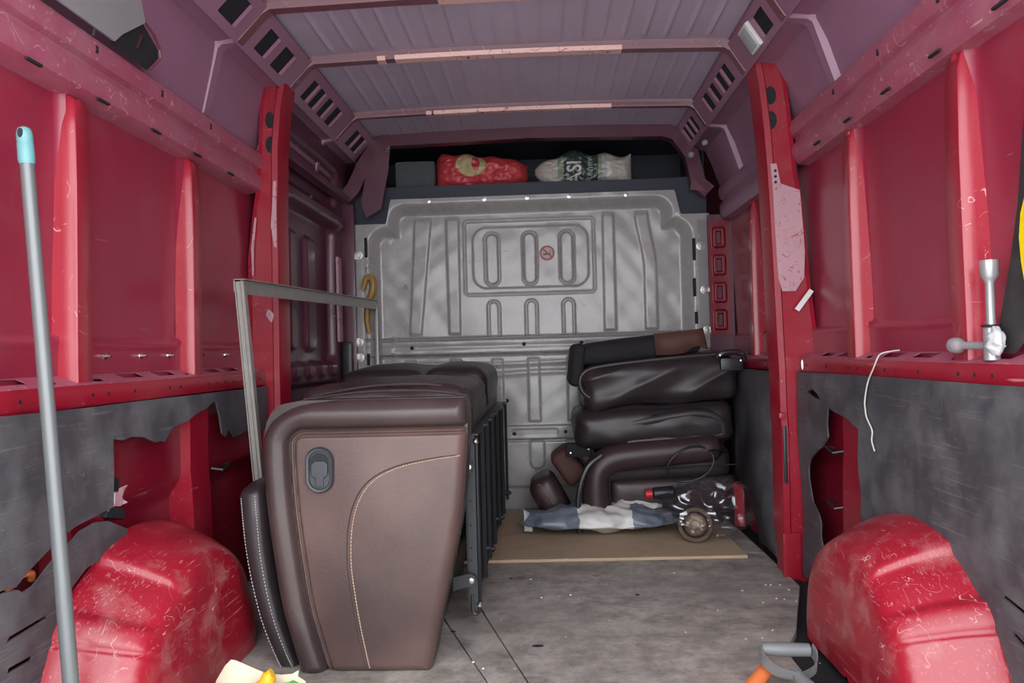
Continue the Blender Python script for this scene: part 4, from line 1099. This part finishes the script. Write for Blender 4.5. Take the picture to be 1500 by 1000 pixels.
lp_ = [(.655+.098*math.cos(a*.2618), 3.165+.01*math.sin(a*.5), .305+.072*math.sin(a*.2618)+.02*math.cos(a*.2618)) for a in range(3, 27)]
lp_ = [(.82, 3.235, .345), (.775, 3.19, .358)] + lp_[::-1]
s9 = MB().tube(spline(lp_, 4), .0045, 8).build('cable_loop', 'cable', None); tag(s9, 'thin black cable loop hanging over the bottom seat of the stack', 'cable')
s10 = MB().box(.135, .25, 3.29, 3.36, .325, .385).build('pivot_block', 'black_fabric', None, bevel=.012)
tag(s10, 'black pivot block with bright screws at the left end of stack', 'block')
for x, zq in ((.155, .345), (.235, .362)): MB().lathe((x, 3.288, zq), (0, -1, 0), [(0, .006), (.006, .005), (.007, .001)], 10).build('screw', 'steel', s10)

# ---- crumpled sheeting and bagged part in front of the stack
def crumple(c, half, seed, amp, f=9, n=(90, 40), top=1.0, shape=None):
    c = Vector(c); b = MB(); P = []
    for i in range(n[1]+1):
        th = math.pi*i/n[1]; row = []
        for j in range(n[0]):
            ph = 2*math.pi*j/n[0]
            d = Vector((math.sin(th)*math.cos(ph), math.sin(th)*math.sin(ph), math.cos(th)))
            p = Vector((d.x*half[0], d.y*half[1], d.z*half[2]))
            w = 1-2*abs(noise.noise(Vector((p.x*f+seed, p.y*f, p.z*f*2))))
            w2 = 1-2*abs(noise.noise(Vector((p.x*f*2.7+seed, p.y*f*2.7+4, p.z*f*5))))
            rim = 1+.16*noise.noise(Vector((math.cos(ph)*2.2, math.sin(ph)*2.2, seed)))
            p = Vector((p.x*rim, p.y*rim, p.z)) + Vector((d.x, d.y, abs(d.z)*1.2))*amp*(w+.5*w2)
            if shape: p = shape(p)
            q = c+p; q.z = max(q.z, c.z-half[2]+.001)
            row.append(q)
        P.append(row)
    b.loft(P, True, False)
    return b
WH, BL = (.60, .60, .58), (.14, .17, .215)
sheet_mat = band_material('blue_grey_and_white_sheeting', 'X', [(-.15, BL), (.175, WH), (.405, BL), (.70, BL)], .38, .03, 9, .15)
sw = crumple((.265, 3.235, .062), (.345, .135, .046), 3.7, .020, 7, (140, 40)).build('plastic_sheeting', sheet_mat, None, smooth=80)
tag(sw, 'crumpled blue-grey and white plastic sheeting on the plywood before the stack', 'sheeting')
fold = crumple((.34, 3.27, .105), (.20, .045, .022), 8.2, .014, 12, (90, 24)).build('white_fold', simple('white_sheeting', (.60, .60, .57), .4, var=.1), sw, smooth=80)
MB().add([(-.075, 3.24, .115), (-.055, 3.20, .120), (-.035, 3.20, .07), (-.055, 3.18, .03), (-.02, 3.17, .03), (-.02, 3.24, .09)], [(0, 1, 2), (2, 1, 3), (2, 3, 4), (0, 2, 5), (2, 4, 5)]).build('loose_corner', simple('pale_sheeting', (.45, .47, .48), .4), sw, smooth=0, solid=.002)
bt = MB().lathe((.50, 3.235, .170), (1, 0, .05), [(0, .012), (.008, .026), (.09, .028), (.10, .018)], 18).build('cylinder', 'black_plastic', None, smooth=40); tag(bt, 'dark bottle with a small red thing lying between the sheeting and the stack', 'cylinder')
MB().lathe((.482, 3.235, .169), (1, 0, .05), [(-.012, .016), (-.010, .02), (.018, .021), (.02, .012)], 16).build('cap', 'red_plastic', bt, smooth=40)  # small red thing of unknown kind, set on an invented dark cylinder

ax = Vector((-.25, -1, .12)).normalized()
cy = empty('rusty_wheel_hub', (.655, 3.06, .014)); tag(cy, 'rusty round steel hub inside the clear plastic bag', 'car part')
hc = Vector((.640, 3.02, .085))
MB().lathe(hc, ax, [(-.16, .04), (-.15, .060), (-.04, .064), (0, .070), (.012, .068), (.014, .054), (.0, .050), (-.012, .048)], 28).build('drum', 'rust', cy, smooth=40)
MB().lathe(hc, ax, [(-.010, .047), (.004, .046), (.010, .040), (.012, .020), (.018, .018), (.020, .004)], 24).build('hub_face', 'hub', cy, smooth=40)
up_ = Vector((0, 0, 1)); e1 = ax.cross(up_).normalized(); e2 = e1.cross(ax).normalized()
for k in range(5):
    a = k*1.2566; MB().lathe(hc+ax*.010+(e1*math.cos(a)+e2*math.sin(a))*.030, ax, [(0, .008), (.010, .0075), (.011, .002)], 6).build('wheel_nut', 'hub', cy)
def bagshape(p):
    return Vector((p.x, p.y, p.z + (.05 if p.z > 0 else 0)*max(0, p.x+.02)*4))
pb = crumple((.715, 3.10, .112), (.175, .165, .098), 12.5, .030, 8, (170, 80), shape=bagshape).build('clear_plastic_bag', 'film', None, smooth=80)
tag(pb, 'crumpled clear plastic bag wrapped around a rusty hub by the right wall', 'bag')
rp = MB().loft([[(x, y, zq) for x, y in ((.86, 3.28), (.90, 3.25), (.92, 3.30), (.88, 3.33))] for zq in (.014, .10, .20)]).build('red_plastic_piece', 'red_plastic', None, bevel=.01)
tag(rp, 'red plastic piece standing behind the clear bag at right wall', 'plastic piece')

# ---- wheel wrench on the right ledge
ww = empty('wheel_wrench', (.940, 1.515, .756)); tag(ww, 'silver four-way wheel wrench standing on the right ledge', 'wrench')
z0, wx, wy = .757, .940, 1.515
MB().lathe((wx, wy, z0), (0, 0, 1), [(0, .012), (.002, .0145), (.065, .0145), (.070, .010)], 20).build('hub', 'silver', ww, smooth=40)
MB().lathe((wx, wy, z0+.06), (0, 0, 1), [(0, .0085), (.095, .0082), (.103, .012), (.110, .0165), (.138, .0170), (.141, .0165), (.141, .012), (.125, .011)], 20).build('socket_arm', 'silver', ww, smooth=40)
MB().lathe((wx, wy, z0+.030), (-.16, 1, .02), [(0, .008), (.075, .008), (.083, .012), (.090, .0165), (.106, .0170), (.109, .016), (.109, .010), (.10, .009)], 20).build('socket_arm', 'silver', ww, smooth=40)
MB().lathe((wx, wy, z0+.040), (.02, -1, .0), [(0, .008), (.030, .008), (.032, .006)], 20).build('socket_arm', 'silver', ww, smooth=40)
b = crumple((wx-.002, wy-.016, z0+.034), (.011, .016, .028), 4.4, .005, 34, (48, 26)); b.build('tape_wrap', 'tape', ww, smooth=80)
MB().tube([(wx+.0155*math.cos(a*.5236), wy+.0155*math.sin(a*.5236), z0+.070) for a in range(13)], .0025, 6).build('rubber_band', 'black_plastic', ww)

# ---- dark saw blade and yellow handle at the right edge
sb = empty('hand_saw', (.965, 1.46, .772)); tag(sb, 'dark hand saw with a yellow handle leaning at the right edge on the ledge', 'saw')
bl = [(1.540, .776), (1.475, .772), (1.36, .86), (1.30, 1.10), (1.36, 1.32), (1.425, 1.30), (1.443, 1.20), (1.462, 1.06), (1.485, .96)]
polyplate('blade', bl, [], lambda u, v: (.962+.02*(v-.77), u, v), simple('dark_worn_steel', (.055, .052, .052), .45, .4, var=.4), sb, .003, cut=.3)
hp = [(1.411, 1.075), (1.428, 1.035), (1.433, 0.99), (1.428, 0.945), (1.418, 0.9), (1.396, 0.86), (1.356, 0.88), (1.326, 0.98), (1.346, 1.08), (1.386, 1.1)]
hl_ = [[(1.386, 1.03), (1.406, 0.99), (1.401, 0.93), (1.376, 0.92), (1.366, 0.98)]]
polyplate('handle', hp, hl_, lambda u, v: (.952+.02*(v-.77), u, v), 'yellow', sb, .016, cut=.3)

# ---- white cord hanging from the right ledge
cp = spline([(.955, 1.93, .778), (.945, 1.95, .776), (.926, 1.975, .768), (.918, 1.985, .745), (.916, 2.03, .692), (.914, 2.048, .64), (.914, 2.040, .60), (.914, 2.010, .565), (.914, 2.012, .54), (.914, 1.998, .512)], 8)
cd_ = MB().tube([p+Vector((0, .003*noise.noise(p*40), 0)) for p in cp], .0021, 6).build('string', 'cord', None); tag(cd_, 'thin off-white cord hanging over the right ledge', 'cord')

# ---- spade grip and orange shaft in the foreground, right
sp = empty('spade_handle', (.60, 1.65, 0)); tag(sp, 'grey plastic D-grip spade handle lying in front of right wheel arch', 'tool handle')
C0, C1 = Vector((.520, 1.72, .108)), Vector((.632, 1.72, .104))
MB().tube([C0+Vector((.0, 0, 0)), C0+Vector((.006, 0, 0)), (C0+C1)/2, C1], [.006, .0135, .0155, .0145], 16).build('grip_bar', 'grey_plastic', sp, smooth=50)
J = Vector((.590, 1.665, .066))
for P in (spline([C0, (.522, 1.70, .090), (.545, 1.68, .074), J], 6), spline([C1+Vector((.004, 0, 0)), (.640, 1.705, .094), (.628, 1.68, .078), J], 6)):
    rings = []
    for i, p in enumerate(P):
        w = .016-.004*i/len(P)
        rings.append([p+Vector((0, -w*.5, w)), p+Vector((.004, -w*.3, w)), p+Vector((.004, w*.3, -w)), p+Vector((0, w*.5, -w))])
    MB().loft(rings).build('grip_arm', 'grey_plastic', sp, smooth=60)
MB().tube([J+Vector((-.004, .02, .006)), J+Vector((.004, -.02, -.004)), (.69, 1.35, .022), (.74, 1.10, .018)], [.010, .0155, .0165, .0165], 16).build('shaft', 'grey_plastic', sp, smooth=50)
og = MB().tube([(.546, 1.752, .050), (.543, 1.748, .049), (.43, 1.60, .032), (.22, 1.32, .018)], [.010, .0165, .0165, .0165], 16).build('orange_shaft', 'orange', None, smooth=50)
tag(og, 'orange wooden tool shaft lying beside the grey spade grip', 'tool handle')

# ---- packaging in the foreground, left
pk = empty('paper_bag', (-.60, 1.55, 0)); tag(pk, 'open cream paper bag at the foot of the left wheel arch', 'bag')
out = [(-.705, .0), (-.70, .06), (-.686, .10), (-.668, .130), (-.655, .142), (-.645, .139), (-.60, .118), (-.575, .108), (-.545, .107), (-.52, .110), (-.505, .118), (-.507, .105), (-.49, .095), (-.48, .0)]
polyplate('back_sheet', out, [], lambda u, v: (u, 1.60+.012*noise.noise(Vector((u*14, v*14, 1)))+.05*(v-.1), v+.001), 'cream', pk, .002, cut=.015, smooth=60)
out2 = [(-.69, .0), (-.685, .05), (-.64, .068), (-.58, .062), (-.52, .066), (-.485, .06), (-.475, .0)]
polyplate('front_sheet', out2, [], lambda u, v: (u, 1.50+.012*noise.noise(Vector((u*14, v*14, 6))), v+.001), 'cream', pk, .002, cut=.015, smooth=60)
for x in (-.70, -.478): MB().box(x, x+.004, 1.50, 1.60, .001, .05).build('side_fold', 'cream', pk, smooth=0)
gl = MB().tube(spline([(-.62, 1.555, .04), (-.595, 1.555, .078), (-.570, 1.56, .098), (-.556, 1.565, .122), (-.550, 1.566, .127)], 6), [.02]*8+[.019]*6+[.016]*5+[.012]*5+[.006], 12).build('rubber_glove', 'glove', None, smooth=60)
tag(gl, 'yellow rubber finger poking out of the cream paper bag', 'glove')
MB().tube([(-.665, 1.545, .05), (-.64, 1.55, .072), (-.60, 1.555, .084), (-.585, 1.556, .080)], [.012, .016, .018, .012], 12).build('thumb', 'glove', gl, smooth=60)
gr = crumple((-.512, 1.555, .070), (.038, .03, .034), 6.1, .006, 24, (40, 20)).build('green_packet', 'green', None, smooth=80)
tag(gr, 'shiny green packet inside the cream paper bag', 'packet')

# ---- bits lying in the torn lining on the left
ob = MB().tube(spline([(-.98, 1.36, .372), (-.972, 1.375, .388), (-.970, 1.395, .395), (-.972, 1.42, .388), (-.98, 1.43, .375)], 6), .007, 8).build('orange_cable', 'orange', None); tag(ob, 'bit of orange cable showing in the torn left lining', 'cable')
wt = MB().box(-.985, -.967, 1.255, 1.318, .372, .412).build('white_packet', 'white_plastic', None, bevel=.004); tag(wt, 'white packet tucked behind the torn left lining', 'packet')

# ---- grey trim board over the opening high on the left, roof lamp on the right
tb = empty('trim_board', (-.93, 1.55, 1.55)); tag(tb, 'grey trim board fixed high on the left wall above the rail', 'trim board')
bd = [(1.20, 1.548), (1.675, 1.548), (1.700, 1.575), (1.785, 1.640), (1.74, 1.70), (1.20, 1.78)]
def slope(u, v): return (-.955+.16*(v-1.55)+.02, u, v)
polyplate('board', bd, [], slope, 'trim_grey', tb, .006, cut=.5)
op = [(1.675, 1.548), (1.830, 1.540), (1.872, 1.585), (1.868, 1.605), (1.785, 1.640), (1.700, 1.575)]
hol = polyplate('dark_opening', op, [], lambda u, v: (slope(u, v)[0]-.006, u, v), 'void', wl, .002, cut=.5)
MB().tube([slope(u_, v_) for u_, v_ in spl] if False else [slope(1.785, 1.642), slope(1.83, 1.63), slope(1.868, 1.607), slope(1.873, 1.585), slope(1.832, 1.54)], .004, 6).build('opening_rim', 'bow', wl)
MB().obox(slope(1.775, 1.59), (.004, 0, 0), (0, .003, .006), (0, .008, .016)).build('latch_pin', 'bow', wl)
lm = empty('roof_lamp', (.765, 2.495, 1.83)); tag(lm, 'small square pale roof lamp on the right roof edge', 'lamp')
t_ = Vector((.068, 0, -.106)).normalized(); n_ = Vector((-t_.z, 0, t_.x))*-1
n_ = Vector((-.84, 0, -.54)).normalized(); t_ = Vector((.54, 0, -.84))
c_ = Vector((.772, 2.495, 1.832))
MB().obox(c_+n_*.006, (0, .045, 0), t_*.045, n_*.008).build('lamp_frame', 'white_plastic', lm, bevel=.003)
MB().obox(c_+n_*.015, (0, .036, 0), t_*.036, n_*.003).build('lens', 'lamp_lens', lm, bevel=.002)
for p in ((.80, 3.36, 1.72), (.77, 3.52, 1.71)):
    gm = cushion('roof_grommet', p, (.014, .014, .014), .012, 'trim_grey', ceil, n=5)

# ---- crumbs on the floor
b = MB(); g = random.Random(5)
for k in range(36):
    x, y = g.uniform(-.2, .72), g.uniform(1.7, 2.9)
    if k < 8: x, y = .80+g.uniform(-.06, .03), 2.42+g.uniform(-.1, .1)
    s_ = g.uniform(.0010, .0028); zf = .013 if y > 2.78 else 0
    b.obox((x, y, zf+s_*.5), (s_, s_*.4, 0), (-s_*.4, s_, 0), (0, 0, s_*.5))
cr = b.build('crumbs', 'white_plastic', None, smooth=0); tag(cr, 'tiny white crumbs scattered over the grey floor', 'crumbs', kind='stuff')
